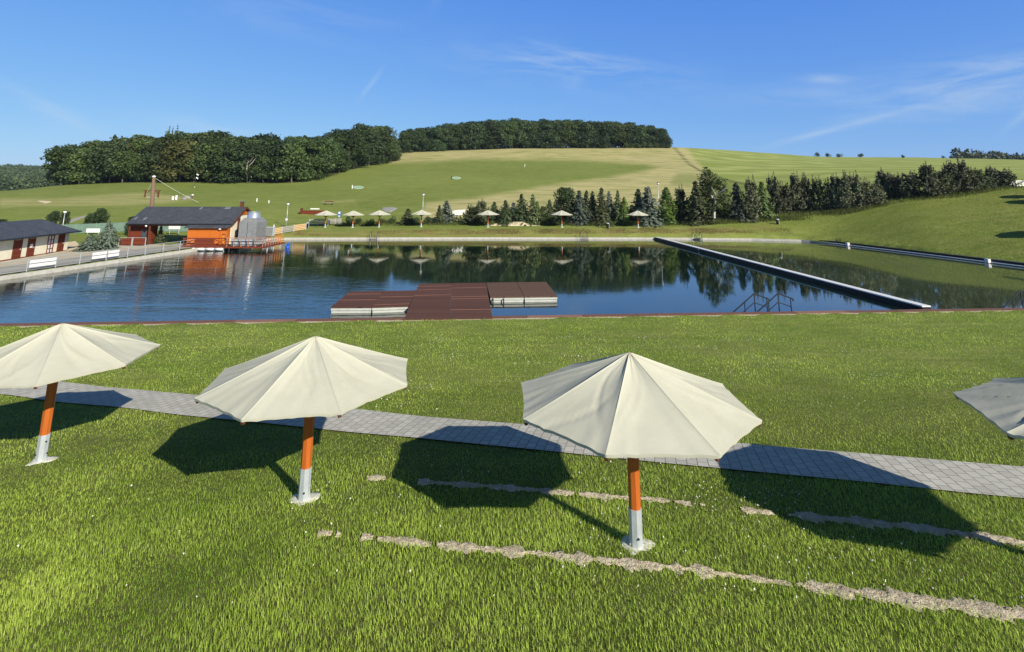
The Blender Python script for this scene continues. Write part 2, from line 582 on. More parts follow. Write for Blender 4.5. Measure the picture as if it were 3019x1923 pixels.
def thing(name, loc, label, cat, group=None, rz=0.):
    o = bpy.data.objects.new(name, None)
    COL.objects.link(o)
    o.location = [float(c) for c in loc]
    o.rotation_euler[2] = rz
    o.empty_display_size = .3
    return tag(o, label, cat, group)

def np_mesh(name, V, loops, sizes, tint=None, smooth=False):
    me = bpy.data.meshes.new(name)
    nv, nl, nf = len(V), len(loops), len(sizes)
    me.vertices.add(nv)
    me.vertices.foreach_set('co', np.asarray(V, np.float32).ravel())
    me.loops.add(nl)
    me.loops.foreach_set('vertex_index', np.asarray(loops, np.int32))
    me.polygons.add(nf)
    st = np.concatenate([[0], np.cumsum(sizes)[:-1]]).astype(np.int32)
    me.polygons.foreach_set('loop_start', st)
    if smooth:
        me.polygons.foreach_set('use_smooth', np.ones(nf, bool))
    me.update(calc_edges=True)
    if tint is not None:
        a = me.attributes.new('tint', 'FLOAT', 'FACE')
        a.data.foreach_set('value', np.asarray(tint, np.float32))
    return me

# ------------------------------------------------------------------ terrain
def y_edge(x):
    return 33.05 + .0833 * x          # the near edge of the pool

COLS = {  # column of the photograph -> (distance, row) pairs along the real ground; ('z', h) gives a height instead
    -1500: [(30, 'z', .35), (75, 'z', .5), (95, 'z', 2.5), (140, 'z', 9), (170, 'z', 9), (230, 'z', 3), (450, 'z', 6), (900, 'z', 48), (1400, 'z', 40)],
    0: [(36, 'z', .35), (66, 'z', .45), (80, 692), (95, 640), (110, 603), (128, 575), (150, 565), (165, 562), (230, 'z', 2), (450, 'z', 6), (900, 501), (1400, 'z', 34)],
    140: [(36, 'z', .35), (68, 'z', .5), (80, 688), (95, 637), (112, 598), (130, 570), (160, 549), (180, 545), (250, 'z', 8), (450, 'z', 8), (900, 508), (1400, 'z', 34)],
    400: [(36, 'z', .35), (72, 'z', .55), (84, 680), (98, 630), (114, 594), (135, 566), (170, 542), (190, 535), (260, 'z', 16), (900, 'z', 25), (1400, 'z', 20)],
    700: [(36, 'z', .35), (84, 'z', .4), (90, 681), (98, 648), (112, 608), (130, 577), (170, 541), (200, 522), (270, 'z', 20), (900, 'z', 30), (1400, 'z', 20)],
    860: [(36, 'z', .35), (86, 'z', .35), (89.5, 681), (94, 667), (104, 638), (120, 600), (140, 573), (175, 539), (220, 510), (300, 'z', 24), (900, 'z', 30), (1400, 'z', 20)],
    1000: [(36, 'z', .35), (87, 'z', .3), (90, 682), (93, 672), (98, 663), (106, 637), (122, 600), (145, 566), (185, 522), (205, 508), (260, 480), (330, 460), (900, 'z', 34), (1400, 'z', 20)],
    1160: [(36, 'z', .35), (88, 'z', .3), (90, 681), (93, 669), (98, 660), (108, 632), (124, 598), (152, 560), (190, 522), (245, 486), (275, 474), (322, 450), (420, 440), (900, 'z', 36), (1400, 'z', 20)],
    1500: [(36, 'z', .35), (89, 'z', .3), (91, 680), (93.5, 668), (98, 659), (108, 632), (124, 600), (152, 562), (192, 522), (246, 483), (320, 438), (420, 433), (900, 'z', 36), (1400, 'z', 20)],
    2000: [(36, 'z', .35), (89, 'z', .3), (91, 684), (93.5, 670), (98, 661), (110, 632), (128, 600), (158, 560), (200, 519), (250, 480), (325, 434), (380, 434), (900, 'z', 30), (1400, 'z', 20)],
    2200: [(36, 'z', .35), (88, 'z', .3), (90, 684), (93, 667), (97, 650), (108, 622), (124, 595), (150, 562), (195, 522), (255, 480), (335, 446), (420, 446), (900, 'z', 28), (1400, 'z', 20)],
    2430: [(36, 'z', .35), (83.5, 'z', .3), (86, 700), (92, 650), (96, 628), (106, 604), (122, 578), (150, 548), (200, 512), (265, 482), (350, 463), (450, 464), (900, 'z', 24), (1400, 'z', 20)],
    2700: [(36, 'z', .35), (68.5, 'z', .3), (71, 722), (77, 668), (84, 622), (91, 586), (100, 567), (140, 532), (190, 508), (270, 479), (370, 464), (470, 466), (900, 'z', 24), (1400, 'z', 20)],
    3019: [(34, 'z', .35), (56.5, 'z', .3), (59, 762), (65, 700), (72, 652), (80, 606), (90, 560), (115, 538), (160, 515), (230, 493), (330, 472), (420, 470), (900, 'z', 20), (1400, 'z', 20)],
    3900: [(30, 'z', .35), (37.5, 'z', .3), (39, 'z', .6), (44, 'z', 1.9), (49, 'z', 3.4), (57, 'z', 5.6), (66, 'z', 8), (85, 'z', 9.5), (120, 'z', 13), (200, 'z', 18), (330, 'z', 27), (420, 'z', 28), (900, 'z', 20), (1400, 'z', 20)],
}
TY = np.exp(np.linspace(math.log(28), math.log(1400), 420))
_ts, _zs, _prev = [], [], None
def _column(t, ys, zs):
    _ts.append(t)
    _zs.append(np.interp(TY, ys, zs))
for u, ent in COLS.items():
    ys = np.array([e[0] for e in ent], float)
    zs = np.array([e[2] if len(e) == 3 else ony(u, e[1], e[0])[2] for e in ent], float)
    d = ray(u, 620)
    t_ = d[0] / d[1]
    if _prev is not None and u > 2430:
        for q in np.linspace(0, 1, 9)[1:-1]:
            _column(_prev[0] + (t_ - _prev[0]) * q, _prev[1] + (ys - _prev[1]) * q, _prev[2] + (zs - _prev[2]) * q)
    _column(t_, ys, zs)
    _prev = (t_, ys, zs)
TT = np.linspace(-2.6, 2.0, 461)
_zs = np.array(_zs)
TZ = np.stack([np.interp(TT, _ts, _zs[:, j]) for j in range(len(TY))], 1)
def _smooth(A, ax, k):
    ker = np.hanning(k + 2)[1:-1]
    ker /= ker.sum()
    pad = [(0, 0), (0, 0)]
    pad[ax] = (k // 2, k // 2)
    B = np.pad(A, pad, mode='edge')
    return np.apply_along_axis(lambda r: np.convolve(r, ker, 'valid'), ax, B)
TZ = _smooth(_smooth(TZ, 0, 15), 1, 5)

def _vn(x, y, s):
    """cheap smooth value noise"""
    x = np.asarray(x) / s
    y = np.asarray(y) / s
    xi, yi = np.floor(x), np.floor(y)
    fx, fy = x - xi, y - yi
    fx, fy = fx * fx * (3 - 2 * fx), fy * fy * (3 - 2 * fy)
    def h(a, b):
        q = np.sin(a * 127.1 + b * 311.7) * 43758.5453
        return q - np.floor(q)
    return (h(xi, yi) * (1 - fx) + h(xi + 1, yi) * fx) * (1 - fy) + (h(xi, yi + 1) * (1 - fx) + h(xi + 1, yi + 1) * fx) * fy - .5

def ground_z(x, y):
    x = np.asarray(x, float)
    y = np.asarray(y, float)
    pl = 2.2 + .008 * (x - 2) - .085 * (np.maximum(y, -5) - 9.5)
    near = .3 + np.logaddexp(0, (pl - .3) * 6) / 6 - .0
    near = np.where(y < y_edge(x), near, .3)
    near = near + _vn(x, y, 2.3) * .05 * np.clip((y_edge(x) - y - 2) / 5, 0, 1)
    yy = np.clip(y, TY[0], TY[-1] - 1)
    t = np.clip(x / np.maximum(yy, 1), TT[0], TT[-1] - 1e-6)
    a = (t - TT[0]) / (TT[1] - TT[0])
    i = np.clip(np.floor(a).astype(int), 0, len(TT) - 2)
    fa = a - i
    b = (np.log(yy) - math.log(28)) / (math.log(1400 / 28)) * (len(TY) - 1)
    j = np.clip(np.floor(b).astype(int), 0, len(TY) - 2)
    fb = b - j
    zf = (TZ[i, j] * (1 - fa) + TZ[i + 1, j] * fa) * (1 - fb) + (TZ[i, j + 1] * (1 - fa) + TZ[i + 1, j + 1] * fa) * fb
    zf = zf + _vn(x, y, 9.) * .25 * np.clip((zf - 1.) / 3, 0, 1) + _vn(x, y, 31.) * .8 * np.clip((zf - 3.) / 8, 0, 1) * np.clip((300 - y) / 60, 0, 1)
    return np.where(y < y_edge(x) + .5, near, zf)

def gz(x, y):
    return float(ground_z(x, y))

def hit(u, v, y0=8., y1=1300.):
    """where the sight line through a point of the photograph meets the ground"""
    ys = np.exp(np.linspace(math.log(y0), math.log(y1), 1500))
    d = ray(u, v)
    P = EYE[None] + d[None] * (ys / d[1])[:, None]
    below = P[:, 2] <= ground_z(P[:, 0], P[:, 1])
    if not below.any():
        return None
    k = int(np.argmax(below))
    return P[k].copy()

def at(u, y):
    """ground point at distance y in column u"""
    x = 0.
    v = 600.
    for _ in range(6):
        P = ony(u, v, y)
        z = gz(P[0], y)
        v = float(proj((P[0], y, z))[1])
    return np.array([P[0], y, z])

def height(u, v, P):
    """height above P of the point seen at (u, v) at P's distance"""
    return ony(u, v, P[1])[2] - P[2]

# pool outline (counter-clockwise), coping on it
POOL = [(-52., y_edge(-52.)), (62., y_edge(62.)), (57.5, 48.), (55.4, 58.0), (53.0, 70.5), (50.4, 82.3), (47.2, 86.6), (40., 88.6), (24.3, 89.5), (-5, 88.4), (-37.7, 86.0),
        (-40.2, 77.), (-41.4, 67.7), (-43.0, 57.), (-44.6, 47.0), (-46.8, 36.)]
def densify(poly, step, closed=True):
    out = []
    n = len(poly)
    for i in range(n if closed else n - 1):
        a, b = np.array(poly[i], float), np.array(poly[(i + 1) % n], float)
        k = max(1, int(np.linalg.norm(b - a) / step))
        for j in range(k):
            out.append(a + (b - a) * j / k)
    if not closed:
        out.append(np.array(poly[-1], float))
    return np.array(out)

def inside(px, py, poly):
    r = np.zeros(np.shape(px), bool)
    n = len(poly)
    for i in range(n):
        x0, y0 = poly[i]
        x1, y1 = poly[(i + 1) % n]
        if y0 == y1:
            continue
        c = ((y0 > py) != (y1 > py)) & (px < (x1 - x0) * (py - y0) / (y1 - y0) + x0)
        r ^= c
    return r

def seg_dist(px, py, a, b):
    ax, ay = a
    dx, dy = b[0] - ax, b[1] - ay
    t = np.clip(((px - ax) * dx + (py - ay) * dy) / (dx * dx + dy * dy), 0, 1)
    return np.hypot(px - ax - t * dx, py - ay - t * dy)

def poly_dist(px, py, poly, closed=True):
    n = len(poly)
    d = np.full(np.shape(px), 1e9)
    for i in range(n if closed else n - 1):
        d = np.minimum(d, seg_dist(px, py, poly[i], poly[(i + 1) % n]))
    return d

def soft(u, v, poly, fade):
    """1 inside, falling to 0 over `fade` outside"""
    ins = inside(u, v, poly)
    d = poly_dist(u, v, poly)
    return np.where(ins, 1., np.clip(1 - d / fade, 0, 1))

def build_ground():
    pts = []
    r = 2.2
    k = 0
    while r < 1500:
        fine = .35 if 55 < r < 420 else .6
        st = .032 if r < 55 else (.0155 if r < 380 else .05)
        ang = np.radians(np.arange(-74, 74, fine) + (k % 2) * fine / 2)
        pts.append(np.stack([np.sin(ang) * r, np.cos(ang) * r], 1))
        ang = np.radians(np.arange(77, 284, 6.))
        pts.append(np.stack([np.sin(ang) * r, np.cos(ang) * r], 1))
        r *= 1 + st
        k += 1
    P = np.concatenate(pts)
    ring = densify(POOL, .8)
    ins = inside(P[:, 0], P[:, 1], POOL)
    d = poly_dist(P[:, 0], P[:, 1], POOL)
    P = P[~ins & (d > .35)]
    allp = np.concatenate([ring, P])
    n = len(ring)
    edges = [(i, (i + 1) % n) for i in range(n)]
    vs, es, fs, *_ = delaunay_2d_cdt([Vector(p) for p in allp.tolist()], edges, [], 0, 1e-4, False)
    V = np.array([tuple(v) for v in vs])
    Ft = np.array([f for f in fs if len(f) == 3])
    c = V[Ft].mean(1)
    keep = ~inside(c[:, 0], c[:, 1], POOL)
    Ft = Ft[keep]
    z = ground_z(V[:, 0], V[:, 1])
    dd = poly_dist(V[:, 0], V[:, 1], POOL)
    z = np.where((dd < .02), .24, z)
    V3 = np.column_stack([V, z])
    a = V[Ft]
    area = (a[:, 1, 0] - a[:, 0, 0]) * (a[:, 2, 1] - a[:, 0, 1]) - (a[:, 2, 0] - a[:, 0, 0]) * (a[:, 1, 1] - a[:, 0, 1])
    Ft[area < 0] = Ft[area < 0][:, ::-1]
    me = np_mesh('ground', V3, Ft.ravel(), np.full(len(Ft), 3), smooth=True)
    u, v = proj(V3)
    far = V[:, 1] > 84
    ok = far & (V[:, 1] < 420)
    dry = soft(u, v, [(1150, 475), (1215, 452), (1500, 436), (2010, 428), (2062, 500), (2085, 525), (2010, 600), (1750, 612), (1450, 640), (1250, 640), (1260, 606), (1400, 592), (1600, 556),
                      (1800, 530), (1930, 505), (1962, 490), (1900, 478), (1700, 465), (1400, 463)], 14) * ok
    lobe = soft(u, v, [(2000, 515), (2060, 520), (2030, 545), (1980, 540)], 10)
    dry = dry * (1 - .6 * lobe)
    thin = np.clip(1 - np.abs(v - (597 - (u - 800) * .02)) / 5, 0, 1) * ((u > 950) & (u < 1050)) * .5
    leftm = soft(u, v, [(0, 590), (180, 588), (420, 572), (560, 588), (400, 600), (120, 604), (0, 606)], 9) * .6 * (V[:, 1] > 90)
    dry = np.clip(np.maximum(np.maximum(dry, leftm), thin), 0, 1)
    field = soft(u, v, [(1990, 425), (2065, 497), (2120, 525), (2230, 550), (2500, 560), (2900, 545), (3200, 560), (3400, 440), (2600, 440)], 4) * (V[:, 1] > 98) * ok
    track = poly_dist(u, v, [(1980, 428), (2005, 455), (2030, 483), (2070, 507), (2140, 530), (2230, 552)], False)
    litter = np.clip(1.2 - track / 3.2, 0, 1) * .75 * (V[:, 1] > 98) * (u > 1900) * ok
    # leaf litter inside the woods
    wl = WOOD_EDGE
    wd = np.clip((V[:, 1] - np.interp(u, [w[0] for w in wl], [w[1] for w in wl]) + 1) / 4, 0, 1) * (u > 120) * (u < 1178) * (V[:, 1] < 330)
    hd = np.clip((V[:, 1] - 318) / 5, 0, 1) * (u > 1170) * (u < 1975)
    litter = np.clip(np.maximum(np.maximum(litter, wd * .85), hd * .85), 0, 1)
    litter = np.maximum(litter, .55 * np.clip((22 - V[:, 1]) / 10, 0, 1))
    bank = np.clip(1 - np.abs(V[:, 1] - np.interp(V[:, 0], [-37, 24], [88.2, 91.4])) / 2.2, 0, 1) * ((V[:, 0] > -37) & (V[:, 0] < 46)) * (V[:, 1] > 80)
    bank = np.maximum(bank, .22 * soft(u, v, [(2700, 600), (3019, 580), (3300, 600), (3300, 690), (2900, 650)], 40) * (V[:, 1] > 60))
    for nm, arr in (('dry', dry), ('field', field), ('litter', litter), ('bank', bank)):
        at_ = me.attributes.new(nm, 'FLOAT', 'POINT')
        at_.data.foreach_set('value', arr.astype(np.float32))
    o = link('ground', me, 'ground_grass')
    tag(o, None, None, kind='structure')
    return o

WOOD_EDGE = [(100, 176), (690, 171), (860, 172), (974, 190), (1048, 220), (1100, 245), (1160, 270), (1178, 285)]
build_ground()

# ------------------------------------------------------------------ water, pool walls, paving
def sheet(name, poly, z, mat):
    me = bpy.data.meshes.new(name)
    me.from_pydata([(float(p[0]), float(p[1]), z) for p in poly], [], [tuple(range(len(poly)))])
    me.update()
    if me.polygons[0].normal.z < 0:
        me.flip_normals()
    return tag(link(name, me, mat), None, None, kind='structure')

DIV_A, DIV_B = np.array([24.4, 89.3]), np.array([27.75, 36.3])     # dividing wall, far end to near end
main_poly = [(-53., y_edge(-53.) - .2), (27.6, y_edge(27.6) - .2), tuple(DIV_A), (-5, 88.5), (-37.8, 86.1), (-40.3, 77.), (-41.5, 67.7), (-43.1, 57.), (-44.7, 47.), (-46.9, 36.)]
pond_poly = [(27.6, y_edge(27.6) - .2), (62.5, y_edge(62.5) - .2), (57.6, 48.), (55.5, 58.), (53.1, 70.5), (50.5, 82.4), (47.3, 86.7), (40., 88.7), tuple(DIV_A)]
sheet('water', main_poly, 0., 'water')
sheet('pond_water', pond_poly, 0., 'pond_water')

def wall_along(mb, line, w_out, w_in, z0, z1, zt=None):
    """a wall following a polyline; w_out/w_in: widths to the left/right of the line"""
    L = [Vector((p[0], p[1], 0)) for p in line]
    n = len(L)
    rows = []
    for i, p in enumerate(L):
        d = (L[min(i + 1, n - 1)] - L[max(i - 1, 0)]).normalized()
        s = Vector((-d.y, d.x, 0))
        a, b = p + s * w_out, p - s * w_in
        rows.append([(a.x, a.y, z0), (a.x, a.y, z1), (b.x, b.y, z1), (b.x, b.y, z0)])
    pts = [q for r in rows for q in r]
    faces = [(0, 1, 2, 3)]
    for i in range(n - 1):
        o = i * 4
        for k in range(4):
            k2 = (k + 1) % 4
            faces.append((o + k, o + k2 + 0, o + 4 + k2, o + 4 + k))
    o = (n - 1) * 4
    faces.append((o + 3, o + 2, o + 1, o))
    mb.poly(pts, faces)
    return mb

# far bank: a pale concrete kerb above a lower concrete step
far_line = [(48.2, 85.7), (47.2, 86.6), (40., 88.6), (24.3, 89.5), (-5, 88.4), (-37.7, 86.0)]
k = tag(bpy.data.objects.new('pool_kerb', None), None, None, kind='structure')
kerb = wall_along(MB(), far_line, .30, .45, -.6, .30)
o = add(kerb, 'pool_wall', 'pale_concrete')
tag(o, 'pale concrete wall along the far bank of the pool below the umbrellas', 'pool wall')
bpy.data.objects.remove(k)
cap = wall_along(MB(), far_line, -.45, .85, -.6, .12)
add(cap, 'step', 'concrete', o)
# left bank: coping in two courses with a dark joint
left_line = [(-37.7, 86.0), (-40.2, 77.), (-41.4, 67.7), (-43.0, 57.), (-44.6, 47.0), (-46.8, 36.), (-47.9, 29.)]
left = wall_along(MB(), left_line, .26, -.02, -.6, .36)
o = add(left, 'pool_wall', 'pale_concrete')
tag(o, 'concrete coping along the left bank of the pool under the railing', 'pool wall')
wall_along(lo := MB(), left_line, .02, .34, -.6, .16)
add(lo, 'step', 'concrete', o)
# right bank: dark liner wall
right_line = [(61.5, 38.4), (57.5, 48.), (55.4, 58.0), (53.0, 70.5), (50.4, 82.3), (48.2, 85.7)]
rw = wall_along(MB(), right_line, -.0, .35, -.6, .42)
o = add(rw, 'pool_wall', 'black_rubber')
tag(o, 'dark lined wall along the right bank of the small pool', 'pool wall')
add(wall_along(MB(), right_line, -.352, .46, -.3, .45), 'coping', 'grey_wood', o)
pl = MB().tube([(p[0] - .22, p[1], .10) for p in right_line], .07, 8)
add(pl, 'pipe', 'white_paint', o, True)
for u, v in ((2478, 719), (2881, 768)):
    P = onz(u, v, .3)
    xx = np.interp(P[1], [38.4, 48, 58, 70.5, 82.3], [61.5, 57.5, 55.4, 53.0, 50.4]) - .3
    s = thing('pool_skimmer', (xx, P[1], .02), 'small white skimmer box on the right bank of the small pool, ' + ('farther one' if u < 2600 else 'nearer one'), 'skimmer', 'skimmers on the right bank')
    add(MB().box(-.22, .12, -.25, .25, 0, .42), 'body', 'white_paint', s, bevel=.03)
    add(MB().box(-.25, .14, -.27, .27, .422, .47), 'lid', 'plastic_float', s, bevel=.02)
    add(MB().tube([(-.3, 0, .2), (-.3, 0, -.2)], .05, 8), 'pipe', 'white_paint', s)
# dividing wall
dv = wall_along(MB(), [DIV_A, DIV_B], .28, .28, -.8, .34)
o = add(dv, 'dividing_wall', 'black_rubber')
tag(o, 'long black wall with white top crossing the water to the near bank', 'wall')
add(wall_along(MB(), [DIV_A, DIV_B], .31, .31, .342, .42), 'coping', 'white_paint', o)
for i in (0, 1):
    P = onz(2040 + i * 11, 736, .25)
    s = thing('underwater_lamp', (np.interp(P[1], [36.3, 89.3], [27.75, 24.4]) - .34, P[1], .2), 'small white lamp fixed to the black dividing wall, ' + ('left of the two' if i == 0 else 'right of the two'), 'lamp', 'lamps on the dividing wall')
    add(MB().lathe([(.05, -.08), (.1, -.04), (.12, .04), (.06, .1)], 10), 'housing', 'white_paint', s, True)
    add(MB().box(0, .06, -.04, .04, -.02, .04), 'bracket', 'dark_metal', s)

# near edge: wooden border boards and a row of pale stones on the lawn side
near_line = [(x, y_edge(x)) for x in np.linspace(-50, 62.4, 30)]
M['border_wood'] = varied('border_wood', (.13, .065, .050), (.22, .115, .085), 2.5, .75, .12, bumps=.2, stretch=(.4, 6, 1))
M['border_wood_pale'] = varied('border_wood_pale', (.20, .105, .080), (.32, .18, .135), 2.5, .75, .12, bumps=.2, stretch=(.4, 6, 1))
nb = thing('wooden_border', (0, y_edge(0), .3), 'reddish brown board edging along the near bank of the pool', 'edging')
L = 3.4
x = -50.
i = 0
while x < 62:
    a, b = (x, y_edge(x)), (min(x + L, 62.3), y_edge(min(x + L, 62.3)))
    mb = wall_along(MB(), [(a[0] + .01 - 0, a[1] - y_edge(0)), (b[0] - .01, b[1] - y_edge(0))], .26, .30, -.75, .05 + random.uniform(0, .012))
    add(mb, 'board', 'border_wood' if (i * 7) % 5 else 'border_wood_pale', nb)
    x += L
    i += 1
st = thing('stone_edging', (0, y_edge(0) - .42, .3), 'row of pale pinkish edging stones between lawn and wooden border', 'edging')
M['edge_stone'] = varied('edge_stone', (.42, .33, .27), (.64, .53, .45), 1.3, .85, .1, bumps=.3, world=True)
sm = MB()
x = -50.
while x < 62:
    w = random.uniform(.5, 1.0)
    y = y_edge(x) - y_edge(0)
    sm.box(x, x + w - .02, y - .10 + random.uniform(-.02, .02), y + .10, -.2, .02 + random.uniform(0, .025))
    x += w
add(sm, 'stones', 'edge_stone', st)

# paved footpath across the lawn
def path_mid(x):
    return 13.75 - .262 * (x - 1.73) + .0012 * (x + 2) ** 2 * (1 if x < -2 else .6)
PATH_HW = .80
def build_path():
    xs = np.arange(-45, 34.01, .35)
    ys = np.array([path_mid(x) for x in xs])
    d = np.gradient(ys, xs)
    nx, ny = -d / np.sqrt(1 + d * d), 1 / np.sqrt(1 + d * d)
    s = np.concatenate([[0], np.cumsum(np.hypot(np.diff(xs), np.diff(ys)))])
    K = 7
    V, UV = [], []
    for i in range(len(xs)):
        for k in range(K):
            o = -PATH_HW + 2 * PATH_HW * k / (K - 1)
            px, py = xs[i] + nx[i] * o, ys[i] + ny[i] * o
            V.append((px, py, gz(px, py) + .035))
            UV.append((o, s[i]))
    fs = []
    for i in range(len(xs) - 1):
        for k in range(K - 1):
            a = i * K + k
            fs.append((a, a + K, a + K + 1, a + 1))
    me = bpy.data.meshes.new('path')
    me.from_pydata(V, [], fs)
    uvl = me.uv_layers.new(name='UVMap')
    for lp in me.loops:
        uvl.data[lp.index].uv = UV[lp.vertex_index]
    if me.polygons[0].normal.z < 0:
        me.flip_normals()
    me.update()
    return tag(link('path', me, 'pavers'), None, None, kind='structure')
build_path()

# bare soil strips in the lawn
S1 = [(-3.24, 9.86), (-2.85, 9.84), (-1.37, 9.56), (.34, 9.29), (2.54, 8.86), (3.13, 8.72), (4.22, 8.45), (5.29, 8.2), (6.77, 7.86), (8.6, 7.45)]
S2 = [(-2.81, 11.9), (-1.72, 11.69), (.92, 11.26), (2.89, 10.94), (3.47, 10.76), (4.45, 10.5), (5.27, 10.32), (6.87, 9.95), (8.3, 9.5), (11., 8.9)]
def strip_w(line_id, x):
    """half width of the bare soil at x along the strip, zero where the grass closes over it"""
    n = .045 * math.sin(x * 7.1 + line_id) + .035 * math.sin(x * 17.7 + 1) + .025 * math.sin(x * 43) + .02 * math.sin(x * 88)
    if line_id == 1:
        if x < -2.8: w = .12 * max(0, 1 - ((x + 3.03) / .24) ** 2) ** .5
        elif x < -2.5: w = 0
        elif x < .25: w = .085 + .012 * (x + 2.5)
        elif x < .42: w = .03
        elif x < 2.55: w = .12
        elif x < 2.72: w = .02
        elif x < 3.15: w = .12
        elif x < 4.15: w = .05
        elif x < 4.9: w = .12
        else: w = .17
    else:
        if x < -2.55: w = .09 * max(0, 1 - ((x + 2.8) / .26) ** 2) ** .5
        elif x < -1.9: w = .0
        elif x < .9: w = .09
        elif x < 2.4: w = .11
        elif x < 2.6: w = .02
        elif x < 3.4: w = .085
        elif x < 4.2: w = .012
        elif x < 4.75: w = .07
        elif x < 5.1: w = .02
        else: w = .13
    return max(0., w + n * min(1., w * 9))
def strip_y(line, x):
    return float(np.interp(x, [p[0] for p in line], [p[1] for p in line]))
def build_soil():
    for lid, line in ((1, S1), (2, S2)):
        V, fs = [], []
        xs = np.arange(line[0][0] - .15, line[-1][0], .04)
        K = 11
        prev = None
        for x in xs:
            w1, w2 = strip_w(lid, x), strip_w(lid, x + 1.7) * .5 + strip_w(lid, x) * .5
            if w1 <= .015:
                prev = None
                continue
            o = len(V)
            yc = strip_y(line, x)
            for k in range(K):
                q = -1 + 2 * k / (K - 1)
                y = yc + q * (w1 if q < 0 else min(w2, w1 * 1.3)) * (1 + random.uniform(-.22, .22) * (abs(q) > .7))
                V.append((x, y, gz(x, y) + .012 + (.022 * (1 - q * q)) * (.6 + .4 * math.sin(x * 17 + q * 5)) + random.uniform(-.012, .022) * (1 - q ** 4)))
            if prev is not None:
                for k in range(K - 1):
                    fs.append((prev + k, o + k, o + k + 1, prev + k + 1))
            prev = o
        mb = MB()
        mb.v, mb.f = V, fs
        o = add(mb, 'bare_soil', 'soil', None, True)
        tag(o, None, None, kind='structure')
build_soil()

# ------------------------------------------------------------------ umbrellas
UMB = [(-10.53, 12.84, -.231, 'large cream umbrella on the near lawn, cut off by the left edge of the photo'),
       (-3.919, 11.0, .587, 'large cream umbrella on the near lawn, left of the middle, broad side forward'),
       (2.035, 9.47, .392, 'large cream umbrella on the near lawn, closest whole one, right of the middle'),
       (8.95, 8.1, .076, 'grey shaded umbrella on the near lawn, mostly outside the right edge of the photo')]
RIM_H, RISE, RAD = 2.15, .75, 2.0

def canopy_mesh(seed, wr=1.):
    r = np.random.default_rng(seed)
    NR, NS = 30, 20
    FS = [0., .014, .045] + list(np.linspace(.09, .91, 15)) + [.955, .986]
    V, fs, seam = [], [], []
    apex = (0, 0, RIM_H + RISE)
    n = 8 * NS
    ph = r.uniform(0, 6.28, (8, 6))
    am = r.uniform(.4, 1., (8, 6))
    folds = [[(r.uniform(.15, .85), r.uniform(-1.1, 1.1), r.uniform(.45, .9), r.uniform(.8, 2.4) * r.choice([-1, 1])) for _ in range(r.integers(2, 6))] for _ in range(8)]
    for i in range(1, NR + 1):
        q = i / NR
        for k in range(n):
            p, s = divmod(k, NS)
            f = FS[s]                                   # 0 at one rib, 1 at the next
            a0, a1 = p * PI / 4, (p + 1) * PI / 4
            # straight chord between the ribs, edge drawn slightly inwards
            x = (math.cos(a0) * (1 - f) + math.cos(a1) * f)
            y = (math.sin(a0) * (1 - f) + math.sin(a1) * f)
            b = 4 * f * (1 - f)
            pull = 1 - .016 * b * q ** 3
            R = RAD * q * pull
            z = RIM_H + RISE * (1 - q) ** 1.06
            sag = -.058 * b * math.sin(PI * q ** .8) * (1 - .25 * q)
            w = 0.
            for j in range(6):                           # creases that fan from the rib ends and the top
                e = f if j % 2 else 1 - f
                w += am[p, j] * math.sin(e * (14 + 5 * j) * (1.15 - q * .3) + ph[p, j] + q * 4) * math.exp(-((1 - q) * 3.2) - e * 3.5)
                w += .35 * am[p, j] * math.sin(f * PI * (3 + j) + ph[p, j]) * math.exp(-q * 5)
            # a few long diagonal folds where the cloth hangs loose
            for (fa, fb, fc, fs_) in folds[p]:
                dd = (f - fa - (q - .5) * fb) / .035
                z_f = fs_ * math.exp(-dd * dd) * math.exp(-((q - fc) / .28) ** 2)
                w += z_f
            z += sag + (.007 if s == 0 else 0.) + .0125 * wr * w * min(1., b * 3)
            V.append((x * R, y * R, z))
            seam.append(1. if s == 0 else 0.)
    V.append(apex)
    seam.append(1.)
    top = len(V) - 1
    for k in range(n):
        fs.append((top, k, (k + 1) % n))
        for i in range(NR - 1):
            a, b = i * n + k, i * n + (k + 1) % n
            fs.append((a, a + n, b + n, b))
    # hem turned under
    o = len(V)
    for k in range(n):
        x, y, z = V[(NR - 1) * n + k]
        V.append((x * .994, y * .994, z - .045))
        seam.append(1.)
    for k in range(n):
        k2 = (k + 1) % n
        fs.append(((NR - 1) * n + k, o + k, o + k2, (NR - 1) * n + k2))
    me = bpy.data.meshes.new('canopy')
    me.from_pydata(V, [], fs)
    a = me.attributes.new('seam', 'FLOAT', 'POINT')
    a.data.foreach_set('value', np.array(seam, np.float32))
    me.polygons.foreach_set('use_smooth', [True] * len(fs))
    me.update()
    for e in me.edges:                                   # ribs stay crisp
        i, j = e.vertices
        if i < NR * n and j < NR * n and i % n == j % n and (i % n) % NS == 0:
            e.use_edge_sharp = True
        elif (NR - 1) * n <= i < NR * n and (NR - 1) * n <= j < NR * n:
            e.use_edge_sharp = True
    return me

def prism(mb, r0, r1, z0, z1, n=8, rot=PI / 8):
    o = len(mb.v)
    for r, z in ((r0, z0), (r1, z1)):
        for k in range(n):
            a = rot + 2 * PI * k / n
            mb.v.append((r * math.cos(a), r * math.sin(a), z))
    for k in range(n):
        k2 = (k + 1) % n
        mb.f.append((o + k, o + k2, o + n + k2, o + n + k))
    mb.f.append(tuple(o + k for k in reversed(range(n))))
    mb.f.append(tuple(o + n + k for k in range(n)))
    return mb

